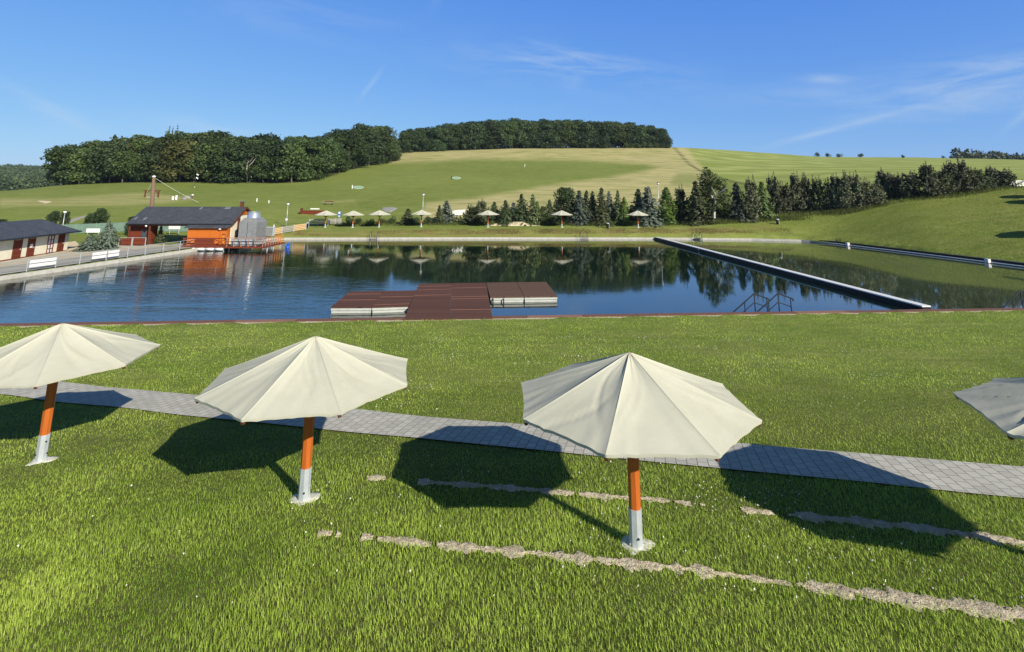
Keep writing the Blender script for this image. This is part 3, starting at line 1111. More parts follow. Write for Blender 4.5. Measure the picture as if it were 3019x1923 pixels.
def footing_mesh(seed):
    r = np.random.default_rng(seed)
    mb = MB()
    n = 22
    rad = .26 + .05 * np.sin(np.arange(n) * .9 + seed) + r.uniform(-.035, .04, n)
    pts = [(0, 0, .022)]
    for q, z in ((.6, .02), (.92, .010), (1.04, -.12)):
        for k in range(n):
            a = 2 * PI * k / n
            pts.append((rad[k] * q * math.cos(a), rad[k] * q * math.sin(a), z + r.uniform(-.012, .012)))
    fs = [(0, 1 + k, 1 + (k + 1) % n) for k in range(n)]
    for i in range(2):
        for k in range(n):
            k2 = (k + 1) % n
            fs.append((1 + i * n + k, 1 + (i + 1) * n + k, 1 + (i + 1) * n + k2, 1 + i * n + k2))
    return mb.poly(pts, fs)

pole_me = prism(MB(), .098, .098, .50, RIM_H + RISE - .12, 8).mesh('pole')
sleeve_mb = prism(MB(), .108, .108, -.05, .55, 8)
rib_me = {}
def rib_mesh(a):
    mb = MB()
    c, s = math.cos(a), math.sin(a)
    e = .985
    mb.obox((c * .09, s * .09, RIM_H + RISE - .17), (c * RAD * e, s * RAD * e, RIM_H - .055), .05, .075)
    return mb.mesh('rib')
def strut_mesh(a):
    c, s = math.cos(a), math.sin(a)
    return MB().obox((c * .09, s * .09, RIM_H - .35), (c * 1.05, s * 1.05, RIM_H + .24), .045, .06).mesh('strut')
rib_meshes = [rib_mesh(k * PI / 4) for k in range(8)]
strut_meshes = [strut_mesh(k * PI / 4) for k in range(8)]
sleeve_me = sleeve_mb.mesh('steel_sleeve')
bolt_mes = [MB().tube([(.095, .03, .16), (.125, .03, .16)], .016, 6).mesh('bolt'), MB().tube([(.095, -.03, .42), (.125, -.03, .42)], .016, 6).mesh('bolt'), MB().tube([(-.03, -.095, .16), (-.03, -.125, .16)], .016, 6).mesh('bolt')]
cap_me = MB().lathe([(.10, -.02), (.085, .015), (.03, .035)], 12).mesh('top_cap')

def umbrella(x, y, rot, label, group, cm, seed, full=True):
    z = gz(x, y)
    t = thing('garden_umbrella', (x, y, z), label, 'umbrella', group, rot)
    c = link('canopy', cm, 'canvas', t)
    link('pole', pole_me, 'orange_wood', t)
    s = link('steel_sleeve', sleeve_me, 'galvanised', t)
    if full:
        for bm_ in bolt_mes:
            link('bolt', bm_, 'dark_metal', s)
    add(footing_mesh(seed), 'concrete_footing', 'footing', t, True)
    for k in range(8):
        link('rib', rib_meshes[k], 'brown_wood', t)
        link('strut', strut_meshes[k], 'brown_wood', t)
    return t

for i, (x, y, rot, lab) in enumerate(UMB):
    umbrella(x, y, rot, lab, 'large cream umbrellas on the near lawn', canopy_mesh(20 + i, 1. + .5 * (i == 3)), 50 + i)
far_canopy = canopy_mesh(77)
FARU = [(958, 674.6, 'first cream umbrella from the left on the far bank, in front of the slatted fence'),
        (1039, 671.5, 'second cream umbrella from the left on the far bank, right of the blue sign'),
        (1117, 670, 'third cream umbrella from the left on the far bank, before low junipers'),
        (1241, 668, 'fourth cream umbrella from the left on the far bank, under the lamp post'),
        (1438, 668.6, 'fifth cream umbrella from the left on the far bank, its shadow on dark bushes'),
        (1656, 670.6, 'sixth cream umbrella from the left on the far bank, before the round bushy tree'),
        (1881, 671.9, 'last cream umbrella on the right of the far bank, before the tall spruces')]
for i, (u, v, lab) in enumerate(FARU):
    P = at(u, 93.4)
    umbrella(P[0], P[1], .2 + i * .37, lab, 'cream umbrellas in a row on the far bank', far_canopy, 90 + i, False)
# umbrellas just past the right edge, whose shadows fall into the picture
for u, y, in ((3135, 64.), (3110, 79.), (3085, 83.)):
    P = at(u, y)
    umbrella(P[0], P[1], .3, 'cream umbrella on the right lawn, just outside the photo, casting its shadow in', 'umbrellas beyond the right edge', far_canopy, 120, False)

# ------------------------------------------------------------------ floating dock
def build_dock():
    k = W0 / 2408.
    z = .38
    def q(u, v):
        return onz(u * k, v * k, z)
    root = thing('floating_dock', q(1060, 700) * (1, 1, 0), 'reddish brown plank dock on white floats reaching from the near bank', 'dock')
    ox, oy = root.location[0], root.location[1]
    def plate(name, corners, mat, seams, side_n):
        """corners: back-left, back-right, front-right, front-left on the deck"""
        P = [q(*c) for c in corners]
        mb = MB()
        top = [(p[0] - ox, p[1] - oy, z) for p in P]
        bot = [(p[0] - ox, p[1] - oy, z - .055) for p in P]
        mb.poly(top + bot, [(3, 2, 1, 0), (4, 5, 6, 7), (0, 1, 5, 4), (1, 2, 6, 5), (2, 3, 7, 6), (3, 0, 4, 7)])
        o = add(mb, 'deck_section', mat, root)
        if side_n:
            T = np.array([[t[0], t[1]] for t in top])
            c = T.mean(0)
            fl = MB()
            S = c + (T - c) * .985
            V = [(x, y, zz) for zz in (.165, z - .056) for x, y in S] + [(x, y, zz) for zz in (-.2, .145) for x, y in c + (T - c) * .965]
            for b in (0, 8):
                fl.poly(V[b:b + 8], [(0, 1, 5, 4), (1, 2, 6, 5), (2, 3, 7, 6), (3, 0, 4, 7), (4, 5, 6, 7), (3, 2, 1, 0)])
            add(fl, 'float', 'plastic_float', root)
        for e in seams:                     # newer, paler boards let into the deck
            a = P[0] + (P[3] - P[0]) * e
            b = P[1] + (P[2] - P[1]) * e
            s = MB()
            d = (P[3] - P[0]) / np.linalg.norm(P[3] - P[0]) * .055
            pts = [(a - d), (b - d), (b + d), (a + d)]
            pts = [(p[0] - ox, p[1] - oy, z + h) for h in (.004, -.02) for p in pts]
            s.poly(pts, [(3, 2, 1, 0), (0, 1, 5, 4), (1, 2, 6, 5), (2, 3, 7, 6), (3, 0, 4, 7)])
            add(s, 'pale_board', 'pale_board', root)
        return o
    plate('l', [(822, 685.5), (901.5, 684.3), (873.5, 722.4), (777, 722.8)], 'deck_planks', (.2, .58), 1)
    plate('l', [(902, 684.3), (979, 683), (961, 719.5), (874, 722.4)], 'deck_planks', (.42, .88), 1)
    plate('c', [(985, 667.5), (1061.2, 666), (1058.8, 750.5), (949, 752.5)], 'deck_planks', (.1, .22, .4), 0)
    plate('c', [(1061.6, 666), (1142, 664.8), (1158, 749), (1059.2, 750.5)], 'deck_planks', (.18, .46, .52, .8), 0)
    plate('r', [(1143, 664.8), (1214, 663.8), (1232, 698.0), (1152.5, 699.0)], 'deck_planks_brown', (), 1)
    plate('r', [(1215, 663.8), (1284, 663), (1311, 697.0), (1233, 698.0)], 'deck_planks_brown', (), 1)
    P = q(949, 745)
    b = add(MB().obox((P[0] - ox - .05, P[1] - oy + .9, .02), (P[0] - ox + .35, P[1] - oy + 1.7, .28), .12, .2), 'mooring_bracket', 'dark_metal', root)
    for uu in (1159, 1184):
        P = q(uu, 699)
        add(MB().tube([(P[0] - ox, P[1] - oy - .04, .3), (P[0] - ox, P[1] - oy - .06, -.1)], .045, 8), 'mooring_post', 'dark_metal', root)
build_dock()

# ------------------------------------------------------------------ pool handrails
M['rail_grey'] = varied('rail_grey', (.014, .018, .028), (.030, .038, .055), 8, .6, .15)
def handrail(name, u, v, scale, label, group):
    P = onz(u, v, .3)
    P[1] = y_edge(P[0]) + .42
    t = thing(name, P, label, 'handrail', group, math.atan(.0833))
    pts = [(-1.95, 0, -.45), (-1.42, 0, .06), (0, 0, 1.12), (.92, 0, .80), (1.0, 0, .72), (.97, 0, .64)]
    add(MB().tube(pts, .045, 8), 'top_rail', 'rail_grey', t, True)
    add(MB().tube([(-1.3, 0, -.35), (-.72, 0, .08), (-.04, 0, .58), (.8, 0, .30)], .032, 8), 'middle_rail', 'rail_grey', t, True)
    for x, h in ((-.68, .60), (0, 1.10), (.82, .82)):
        add(MB().tube([(x, 0, -.6), (x, 0, h)], .036, 8), 'post', 'rail_grey', t, True)
    return t
handrail('pool_handrail', 1900 + 705 / 2.152, 921, 1, 'dark metal handrail at the near bank of the pool, left of the matching pair', 'near bank handrails')
handrail('pool_handrail', 1900 + 853 / 2.152, 919, 1, 'dark metal handrail at the near bank of the pool, right of the matching pair', 'near bank handrails')
handrail('pool_handrail', 3045, 915, 1, 'dark metal handrail at the near bank, cut off by the right edge of the photo', 'near bank handrails')

def far_ladder(u, label):
    x = np.interp(u, [820, 1930], [-37.7, 24.3])
    P = ony(u, 700, np.interp(u, [820, 1450, 1930, 2060], [86.1, 88.2, 89.5, 89.3]) - .9)
    t = thing('pool_ladder', (P[0], P[1], 0), label, 'ladder', 'ladders on the far bank')
    for s in (-1, 1):
        pts = [(s * .6, 1.2, .25), (s * .6, 1.15, 1.0), (s * .6, .8, 1.25), (s * .6, .25, 1.0), (s * .6, -.1, .4), (s * .6, -.3, -.5)]
        add(MB().tube(pts, .035, 8), 'rail', 'dark_metal', t, True)
        add(MB().tube([(s * .6, .55, .2), (s * .6, .55, 1.15)], .025, 6), 'post', 'galvanised', t)
    for i in range(3):
        add(MB().box(-.6, .6, -.22 + .14 * i, .04 + .14 * i, -.1 + .17 * i, -.05 + .17 * i), 'step', 'dark_metal', t)
    return t
far_ladder(1100, 'dark pool ladder on the far bank below the third small umbrella')
far_ladder(1722, 'dark pool ladder on the far bank right of the sixth small umbrella')
far_ladder(2058, 'dark pool ladder on the far bank of the small pond')

# blue inflatable in the water beside the terrace
P = onz(847, 731, .0)
t = thing('inflatable_toy', P, 'bright blue inflatable floating beside the terrace', 'inflatable')
mb = MB()
t.scale = (.62, .62, .62)
mb.lathe([(.05, -.1), (.42, -.02), (.5, .16), (.36, .34), (.1, .40)], 12)
add(mb, 'body', 'blue_plastic', t, True)
add(MB().tube([(.0, 0, .3), (.15, -.05, .75), (.28, -.12, 1.05), (.55, -.2, 1.12)], [.3, .24, .2, .1], 10), 'neck', 'blue_plastic', t, True)
add(MB().tube([(-.2, 0, .3), (-.55, .1, .62), (-.7, .15, .95)], [.24, .18, .06], 10), 'tail', 'blue_plastic', t, True)

# ------------------------------------------------------------------ left bank: walk, railing, houses
def strip_sheet(name, pts_l, pts_r, mat, lift=.02, n=40):
    """flat strip between two polylines, laid on the ground"""
    L = densify(pts_l, 1e9, False)
    A = np.array([[np.interp(q, np.linspace(0, 1, len(pts_l)), [p[i] for p in pts_l]) for i in (0, 1)] for q in np.linspace(0, 1, n)])
    B = np.array([[np.interp(q, np.linspace(0, 1, len(pts_r)), [p[i] for p in pts_r]) for i in (0, 1)] for q in np.linspace(0, 1, n)])
    V, fs = [], []
    K = 6
    for a, b in zip(A, B):
        for j in range(K):
            p = a + (b - a) * j / (K - 1)
            V.append((p[0], p[1], gz(p[0], p[1]) + lift))
    for i in range(n - 1):
        for j in range(K - 1):
            q = i * K + j
            fs.append((q, q + 1, q + K + 1, q + K))
    me = bpy.data.meshes.new(name)
    me.from_pydata(V, [], fs)
    me.update()
    if me.polygons[0].normal.z < 0:
        me.flip_normals()
    return tag(link(name, me, mat), None, None, kind='structure')
M['walk'] = varied('walk', (.27, .26, .235), (.42, .41, .37), .7, .9, .1, bumps=.4, world=True)
M['gravel_ground'] = varied('gravel_ground', (.40, .36, .28), (.58, .53, .42), 1.2, .95, .05, bumps=.6, world=True)
lx = lambda y: float(np.interp(y, [29, 36, 47, 57, 67.7, 77, 86], [-47.9, -46.8, -44.6, -43., -41.4, -40.2, -37.7]))
ysL = [30, 40, 50, 60, 67.5, 76, 84]
strip_sheet('walkway', [(lx(y) - .24, y) for y in ysL], [(lx(y) - 5.2, y) for y in ysL], 'walk', .03)
strip_sheet('forecourt', [(lx(y) - 5.22, y) for y in (30, 45, 60, 72)], [(-56., y) for y in (30, 45, 60, 72)], 'gravel_ground', .025)
Pc = [hit(u, v) for u, v in ((196, 716), (222, 713), (240, 728), (204, 742))]
strip_sheet('sand_patch', [Pc[0], Pc[1]], [Pc[3], Pc[2]], 'sand', .05, 6)

fence_ys = []
for u, v in ((58, 802), (141, 790), (213, 780), (279, 769), (338, 760), (390, 752.6), (440, 745), (486, 738), (527, 731)):
    P = onz(u, v, .36)
    fence_ys.append(P[1])
fence_ys = [fence_ys[0] - 2 * (fence_ys[1] - fence_ys[0]), fence_ys[0] - (fence_ys[1] - fence_ys[0])] + fence_ys
rf = thing('railing', (lx(fence_ys[0]) - .2, fence_ys[0], .36), 'grey metal railing with wire mesh along the left bank of the pool', 'railing')
rx, ry = rf.location[0], rf.location[1]
for y in fence_ys:
    add(MB().box(lx(y) - .2 - rx - .03, lx(y) - .2 - rx + .03, y - ry - .03, y - ry + .03, 0, 1.12), 'post', 'galvanised', rf)
for h in (1.1, .78, .46, .14):
    add(MB().tube([(lx(y) - .2 - rx, y - ry, h) for y in fence_ys], .022 if h > 1 else .010, 6), 'rail' if h > 1 else 'wire', 'galvanised', rf)
for a, b, lab in ((2, 3, 'blank white boards on the pool railing, nearer pair before the cream house'), (4, 5, 'blank white boards on the pool railing, left panel below the blue spruce'), (5, 6, 'blank white boards on the pool railing, right panel below the blue spruce')):
    ya, yb = fence_ys[a], fence_ys[b]
    if a == 4:
        ya = ya + (yb - ya) * .38
    if a == 5:
        yb = ya + (yb - ya) * .58
    t = thing('white_boards', (lx(ya) - .16, ya, .36), lab, 'boards', 'white boards on the railing')
    for h in (.50, .86):
        d = .12
        p0, p1 = (0.02, d, h), (lx(yb) - lx(ya) + .02, yb - ya - d, h)
        add(MB().obox(p0, p1, .03, .27), 'board', 'white_paint', t)

# cream changing house at the far left
def build_house():
    X0, Y0, Y1 = -54.2, 47., 65.1
    zb = .42
    t = thing('changing_house', (X0, Y1, zb), 'low cream house with dark red doors and dark hipped roof, cut by left edge', 'house', None, math.radians(8.5))
    ox, oy = X0, Y1
    walls = MB().box(-3.9, 0, Y0 - oy, Y1 - oy, 0, 2.42)
    add(walls, 'wall', 'cream_plaster', t)
    add(MB().box(-3.95, .03, Y0 - oy - .03, Y1 - oy + .03, -.4, .16), 'plinth', 'red_wood', t)
    ex0, ex1, ey0, ey1 = -4.8, .95, Y0 - oy - .8, Y1 - oy + .5
    ze, zr = 2.36, 3.92
    rx_ = (ex0 + ex1) / 2
    hy = 2.6
    mb = MB()
    P = [(ex1, ey0, ze), (ex1, ey1, ze), (ex0, ey1, ze), (ex0, ey0, ze), (rx_, ey0 + hy, zr), (rx_, ey1 - hy, zr)]
    mb.poly(P, [(0, 1, 5, 4), (1, 2, 5), (2, 3, 4, 5), (3, 0, 4)])
    lowp = [(x, y, z - .16) for x, y, z in P[:4]]
    mb.poly(P[:4] + lowp, [(1, 0, 4, 5), (2, 1, 5, 6), (3, 2, 6, 7), (0, 3, 7, 4), (4, 7, 6, 5)])
    roof = add(mb, 'roof', 'roof_slate', t)
    add(MB().tube([(ex1 + .06, ey0, ze - .05), (ex1 + .06, ey1, ze - .05)], .075, 8), 'gutter', 'dark_metal', roof)
    def door(y0, y1, nm='door', sign=False, h=2.0):
        d = add(MB().box(.0, .05, y0 - oy, y1 - oy, .08, h), nm, 'red_boards', t)
        add(MB().box(.0, .075, y0 - oy - .06, y0 - oy, .02, h + .06).box(.0, .075, y1 - oy, y1 - oy + .06, .02, h + .06).box(.0, .075, y0 - oy - .06, y1 - oy + .06, h + .062, h + .12), 'door_frame', 'brown_wood', d)
        add(MB().box(.05, .12, y1 - oy - .16, y1 - oy - .12, .95, 1.08), 'handle', 'galvanised', d)
        if sign:
            m = (y0 + y1) / 2 - oy
            add(MB().box(.052, .075, m - .2, m + .18, 1.02, 1.42), 'sign', 'white_paint', d)
    door(56.6, 57.65)
    door(58.6, 59.55, sign=True)
    door(63.3, 64.25, h=2.1)
    door(52.2, 53.2)
    w = add(MB().box(.0, .04, 61.6 - oy, 62.5 - oy, .12, 2.1), 'window', 'glass', t)
    fr = MB()
    for y in (61.57, 62.02, 62.47):
        fr.box(.042, .09, y - oy - .045, y - oy + .045, .06, 2.16)
    for z in (.10, .62, 1.12, 1.62, 2.12):
        fr.box(.044, .082, 61.53 - oy, 62.51 - oy, z - .035, z + .035)
    add(fr, 'window_frame', 'red_wood', w)
    cu = MB()
    for i in range(2):
        cu.box(.0405, .0415, 61.65 - oy + .44 * i, 61.95 - oy + .44 * i, .2, 2.05)
    add(cu, 'curtain', 'white_paint', w)
build_house()

# timber pool bar
def build_bar():
    oy, ox, zb = 71.75, -37.95, .5
    t = thing('pool_bar', (ox, oy, zb), 'long timber pool bar with dark slate roof and bright orange boarded front', 'building', None, math.radians(3.5))
    # main roof, ridge along x
    xl, xr = -13.6, .25
    ze, zr, yr, yb = 3.0, 4.98, 3.6, 7.4
    th = .16
    mb = MB()
    pr = [(0 - .3, ze - .12), (yr, zr), (yb, ze + .2)]
    V = []
    for x in (xl, xr):
        for y, z in pr:
            V.append((x, y, z))
        for y, z in pr:
            V.append((x, y, z - th))
    mb.poly(V, [(0, 6, 7, 1), (1, 7, 8, 2), (3, 4, 10, 9), (4, 5, 11, 10), (0, 3, 9, 6), (2, 8, 11, 5), (0, 1, 4, 3), (1, 2, 5, 4), (6, 9, 10, 7), (7, 10, 11, 8)])
    roof = add(mb, 'roof', 'roof_slate', t)
    add(MB().tube([(xl, -.36, ze - .2), (xr, -.36, ze - .2)], .07, 8), 'gutter', 'dark_metal', roof)
    add(MB().obox((xr + .03, -.32, ze - .22), (xr + .03, yr, zr - .08), .06, .22).obox((xr + .03, yr, zr - .08), (xr + .03, yb, ze + .1), .06, .22), 'bargeboard', 'brown_wood', roof)
    ch = add(MB().box(-.72, -.32, yr - .1, yr + .3, zr - .3, zr + .75), 'chimney', 'brown_wood', roof)
    add(MB().box(-.85, -.2, yr - .2, yr + .4, zr + .752, zr + .82), 'cap', 'sheet_metal', ch)
    for x, y, w in ((-12.0, .75, .34), (-13.2, .85, .22), (-2.6, 3.3, .7), (-6.0, 3.2, .25)):
        z = ze - .12 + (y + .3) / (yr + .3) * (zr - ze + .12)
        sl = (zr - ze + .12) / (yr + .3)
        q = .22
        V = [(x, y - q, z - q * sl + .012), (x + w, y - q, z - q * sl + .012), (x + w, y + q, z + q * sl + .012), (x, y + q, z + q * sl + .012)]
        V += [(a, b, c + .05) for a, b, c in V]
        add(MB().poly(V, [(0, 3, 2, 1), (4, 5, 6, 7), (0, 1, 5, 4), (1, 2, 6, 5), (2, 3, 7, 6), (3, 0, 4, 7)]), 'roof_light', 'bright_metal', roof)
    # right room: cream gable wall, timber gable
    gx = -.12
    add(MB().poly([(gx, .3, 0), (gx, 6.9, 0), (gx, 6.9, ze - .05), (gx, yr + 1.2, ze + 1.0), (gx, yr - 1.2, ze + 1.0), (gx, .3, ze - .25),
                   (gx - .25, .3, 0), (gx - .25, 6.9, 0), (gx - .25, 6.9, ze - .05), (gx - .25, yr + 1.2, ze + 1.0), (gx - .25, yr - 1.2, ze + 1.0), (gx - .25, .3, ze - .25)],
                  [(0, 1, 2, 3, 4, 5), (11, 10, 9, 8, 7, 6), (0, 5, 11, 6), (5, 4, 10, 11), (4, 3, 9, 10), (3, 2, 8, 9), (2, 1, 7, 8)]), 'gable_wall', 'cream_plaster', t)
    add(MB().poly([(gx + .05, yr - 1.6, ze + .8), (gx + .05, yr + 1.6, ze + .85), (gx + .05, yr, zr - .25), (gx - .1, yr - 1.6, ze + .8), (gx - .1, yr + 1.6, ze + .85), (gx - .1, yr, zr - .25)],
                  [(0, 1, 2), (5, 4, 3), (0, 3, 4, 1), (1, 4, 5, 2), (2, 5, 3, 0)]), 'gable_boards', 'wall_boards', t)
    add(MB().box(gx + .02, gx + .12, 1.9, 2.5, 0, 3.5), 'post', 'brown_wood', t)
    add(MB().box(-5.0, gx - .26, .32, .5, 0, ze - .22), 'front_wall', 'cream_plaster', t)
    add(MB().box(-5.0, gx - .26, 6.6, 6.85, 0, ze), 'rear_wall', 'brown_wood', t)
    # orange boarded serving front under its own small roof
    bw = MB()
    xs = [-5.2, -3.95, -2.35, -1.05]
    for i in range(3):
        add(MB().box(xs[i] + .01, xs[i + 1] - .01, -.82, .30, .0, 2.32), 'shutter', 'wall_boards', t)
    add(MB().box(-1.03, -.2, -.72, .28, 0, 2.36), 'side_panel', 'wall_boards', t)
    d = add(MB().box(-.76, -.36, -.745, -.722, .1, 1.55), 'door', 'brown_wood', t)
    add(MB().box(-.72, -.40, -.765, -.747, .2, 1.4), 'panel', 'bright_orange_wood', d)
    V = [(-5.5, -1.25, 2.44), (.1, -1.25, 2.44), (.1, -.33, 2.72), (-5.5, -.33, 2.72)]
    V += [(a, b, c - .1) for a, b, c in V]
    add(MB().poly(V, [(0, 1, 2, 3), (7, 6, 5, 4), (0, 4, 5, 1), (1, 5, 6, 2), (2, 6, 7, 3), (3, 7, 4, 0)]), 'canopy_roof', 'roof_slate', t)
    l = add(MB().lathe([(.05, -.16), (.18, -.05), (.16, .1), (.05, .14)], 10, (-1.0, -1.02, 2.22)), 'flood_lamp', 'white_paint', t, True)
    add(MB().tube([(-1.0, -1.0, 2.3), (-1.0, -.85, 2.4)], .03, 6), 'bracket', 'dark_metal', l)
    # left room, dark red boards with a porch
    add(MB().box(-14.0, -10.9, .95, 2.3, -.1, ze - .1), 'red_wall', 'red_boards', t)
    for x in (-13.2, -10.6, -5.4):
        add(MB().box(x - .08, x + .08, -.1, .06, -.1, ze - .25), 'post', 'brown_wood', t)
    add(MB().obox((-13.3, -.02, ze - .36), (-4.9, -.02, ze - .36), .14, .2), 'beam', 'brown_wood', t)
    w = add(MB().box(-12.1, -11.5, .90, .94, .9, 2.0), 'window', 'glass', t)
    add(MB().box(-12.16, -12.1, .86, .942, .84, 2.06).box(-11.5, -11.44, .86, .942, .84, 2.06).box(-12.1, -11.5, .86, .942, 2.0, 2.06), 'frame', 'brown_wood', w)
    l = add(MB().lathe([(.05, -.14), (.13, -.04), (.12, .08), (.04, .12)], 10, (-11.0, -.2, ze - .45)), 'wall_lamp', 'white_paint', t, True)
    add(MB().box(-9.9, -5.0, 1.0, 6.7, -.12, -.02), 'porch_floor', 'concrete', t)
    return t
build_bar()

def build_terrace():
    zt = .5
    zt = .6
    x0, x1, y0, y1 = -43.1, -32.25, 69.55, 75.6
    t = thing('terrace', (x0, y0, zt), 'wooden terrace of the pool bar built out over the water', 'terrace')
    W, D = x1 - x0, y1 - y0
    wl = 5.9
    add(MB().box(0, wl, 0, D - 3.5, -.16, 0), 'floor', 'deck_planks', t)
    add(MB().box(wl + .005, W, -.35, D, -.165, -.005), 'floor', 'deck_planks', t)
    add(MB().box(0, wl, -.05, -.005, -.19, .02), 'fascia', 'red_wood', t)
    add(MB().box(wl, W + .04, -.40, -.355, -.19, .02), 'fascia', 'red_wood', t)
    add(MB().box(W + .002, W + .05, -.35, D, -.19, .02), 'fascia', 'red_wood', t)
    for x in (1.35, 2.55, 3.75, 4.95):
        add(MB().tube([(x - .52, .0, -.36), (x + .52, .0, -.36)], .17, 12), 'float', 'white_paint', t, True)
    for x in (.4, 1.95, 3.15, 4.35, 5.55):
        add(MB().tube([(x, .08, -1.0), (x, .08, -.17)], .08, 8), 'pile', 'galvanised', t)
    for x in (6.4, 7.8, 9.2, 10.6):
        add(MB().tube([(x, -.2, -1.0), (x, -.2, -.17)], .09, 8), 'pile', 'dark_metal', t)
    for y in (1.2, 3., 5.):
        add(MB().tube([(W - .15, y, -1.0), (W - .15, y, -.17)], .09, 8), 'pile', 'galvanised', t)
    # solid boarded balustrade with crossed openings at both ends (left part)
    bal = thing_part('balustrade', t)
    b = MB().box(.1, wl - .1, .05, .11, .92, 1.06).box(.1, wl - .1, .05, .11, .04, .12)
    add(b, 'rail', 'red_wood', bal)
    add(MB().box(1.62, 4.2, .06, .10, .121, .919), 'boards', 'red_boards', bal)
    for xa, xb in ((.25, 1.6), (4.22, 5.7)):
        add(MB().obox((xa, .08, .14), (xb, .08, .90), .04, .09).obox((xa, .078, .90), (xb, .078, .14), .04, .09), 'cross', 'red_wood', bal)
        add(MB().box(xa - .1, xa, .05, .11, .121, .919), 'post', 'red_wood', bal)
    add(MB().box(wl - .2, wl - .1, .05, .11, .121, .919), 'post', 'red_wood', bal)
    # open railing of the right part
    ra = thing_part('open_railing', t)
    yf = -.25
    for x in np.linspace(wl + .15, W - .1, 6):
        add(MB().box(x - .05, x + .05, yf - .05, yf + .05, 0, 1.08), 'post', 'pink_wood', ra)
    add(MB().obox((wl, yf, 1.11), (W, yf, 1.11), .12, .06), 'hand_rail', 'pink_wood', ra)
    for h in (.28, .62):
        add(MB().obox((wl, yf - .06, h), (W, yf - .06, h), .03, .07), 'rail', 'dark_metal', ra)
    for y in np.linspace(yf + .8, D - .3, 8):
        add(MB().box(W - .15, W - .05, y - .05, y + .05, 0, 1.08), 'post', 'pink_wood' if y < 3.4 else 'bright_orange_wood', ra)
    add(MB().obox((W - .1, yf, 1.112), (W - .1, 3.4, 1.112), .12, .06), 'hand_rail', 'pink_wood', ra)
    add(MB().obox((W - .1, 3.4, 1.112), (W - .1, D - .2, 1.112), .12, .06), 'hand_rail', 'bright_orange_wood', ra)
    for h in (.28, .62):
        add(MB().obox((W - .04, yf, h), (W - .04, D - .2, h), .03, .07), 'rail', 'pink_wood', ra)

def thing_part(name, parent):
    o = bpy.data.objects.new(name, None)
    COL.objects.link(o)
    o.parent = parent
    return o
build_terrace()

def build_tower():
    t = thing('cooling_tower', (-35.66, 73.05, .5), 'grey metal cooling tower with bright round fan stack beside the pool bar', 'cooling tower')
    a, b, z0, z1, z2 = 1.17, 1.5, .55, 3.02, 3.60
    add(MB().box(-a, a, -b, b, z0, z1), 'casing', 'sheet_metal', t, bevel=.02)
    V = [(-a, -b, z1 + .002), (a, -b, z1 + .002), (a, b, z1 + .002), (-a, b, z1 + .002), (-.84, -.92, z2), (.84, -.92, z2), (.84, .92, z2), (-.84, .92, z2)]
    add(MB().poly(V, [(0, 1, 5, 4), (1, 2, 6, 5), (2, 3, 7, 6), (3, 0, 4, 7), (4, 5, 6, 7), (3, 2, 1, 0)]), 'hood', 'sheet_metal', t)
    s = add(MB().lathe([(.86, 0), (.83, .12), (.83, .78), (.88, .86), (.78, .862), (.76, .3)], 28, (0, 0, z2 - .06)), 'fan_stack', 'bright_metal', t, True)
    e = s.modifiers.new('e', 'EDGE_SPLIT')
    g = MB()
    for k in range(6):
        an = k * PI / 6
        g.obox((-.76 * math.cos(an), -.76 * math.sin(an), z2 + .74 + k * .001), (.76 * math.cos(an), .76 * math.sin(an), z2 + .74 + k * .001), .03, .03)
    add(g, 'grille', 'dark_metal', s)
    for x in (-.02,):
        add(MB().box(x - .02, x + .02, -b - .02, -b - .002, z0, z1), 'seam', 'dark_metal', t)
    for h in (1.1, 1.65, 2.2):
        add(MB().box(-a, a, -b - .016, -b - .003, h, h + .025).box(a + .003, a + .016, -b, b, h, h + .025), 'seam', 'sheet_metal', t)
    add(MB().box(-a - .1, a + .1, -b - .1, b + .1, 0, z0 - .002), 'base', 'galvanised', t)
    for i, x in enumerate((-36.45, -35.5, -34.55)):
        c = thing('equipment_cabinet', (x, 70.35, .5), ['first', 'second', 'third'][i] + ' grey cabinet from the left behind the terrace railing', 'cabinet', 'cabinets behind the terrace railing')
        add(MB().box(-.44, .44, -.3, .3, .06, .98), 'casing', 'sheet_metal', c, bevel=.02)
        add(MB().box(-.40, .40, -.316, -.301, .12, .92), 'door', 'galvanised', c)
        add(MB().box(-.46, .46, -.32, .32, .982, 1.02), 'lid', 'bright_metal', c)
        for sx in (-.35, .35):
            add(MB().box(sx - .04, sx + .04, -.28, .28, 0, .058), 'foot', 'dark_metal', c)
build_tower()

# red porch screens left of the bar
t = thing('porch_screen', (-50.0, 70.2, gz(-50., 70.2)), 'dark red slatted screen before the red end of the pool bar', 'screen')
for i, (xa, xb) in enumerate(((-1.75, -.06), (.06, 1.75))):
    p = add(MB().box(xa + .05, xb - .05, -.02, .02, .15, .95), 'panel', 'red_boards', t)
    for x in (xa, xb):
        add(MB().box(x - .035, x + .035, -.04, .04, 0, 1.08), 'post', 'galvanised', t)
    add(MB().obox((xa, 0, 1.05), (xb, 0, 1.05), .05, .05), 'top_rail', 'galvanised', t)

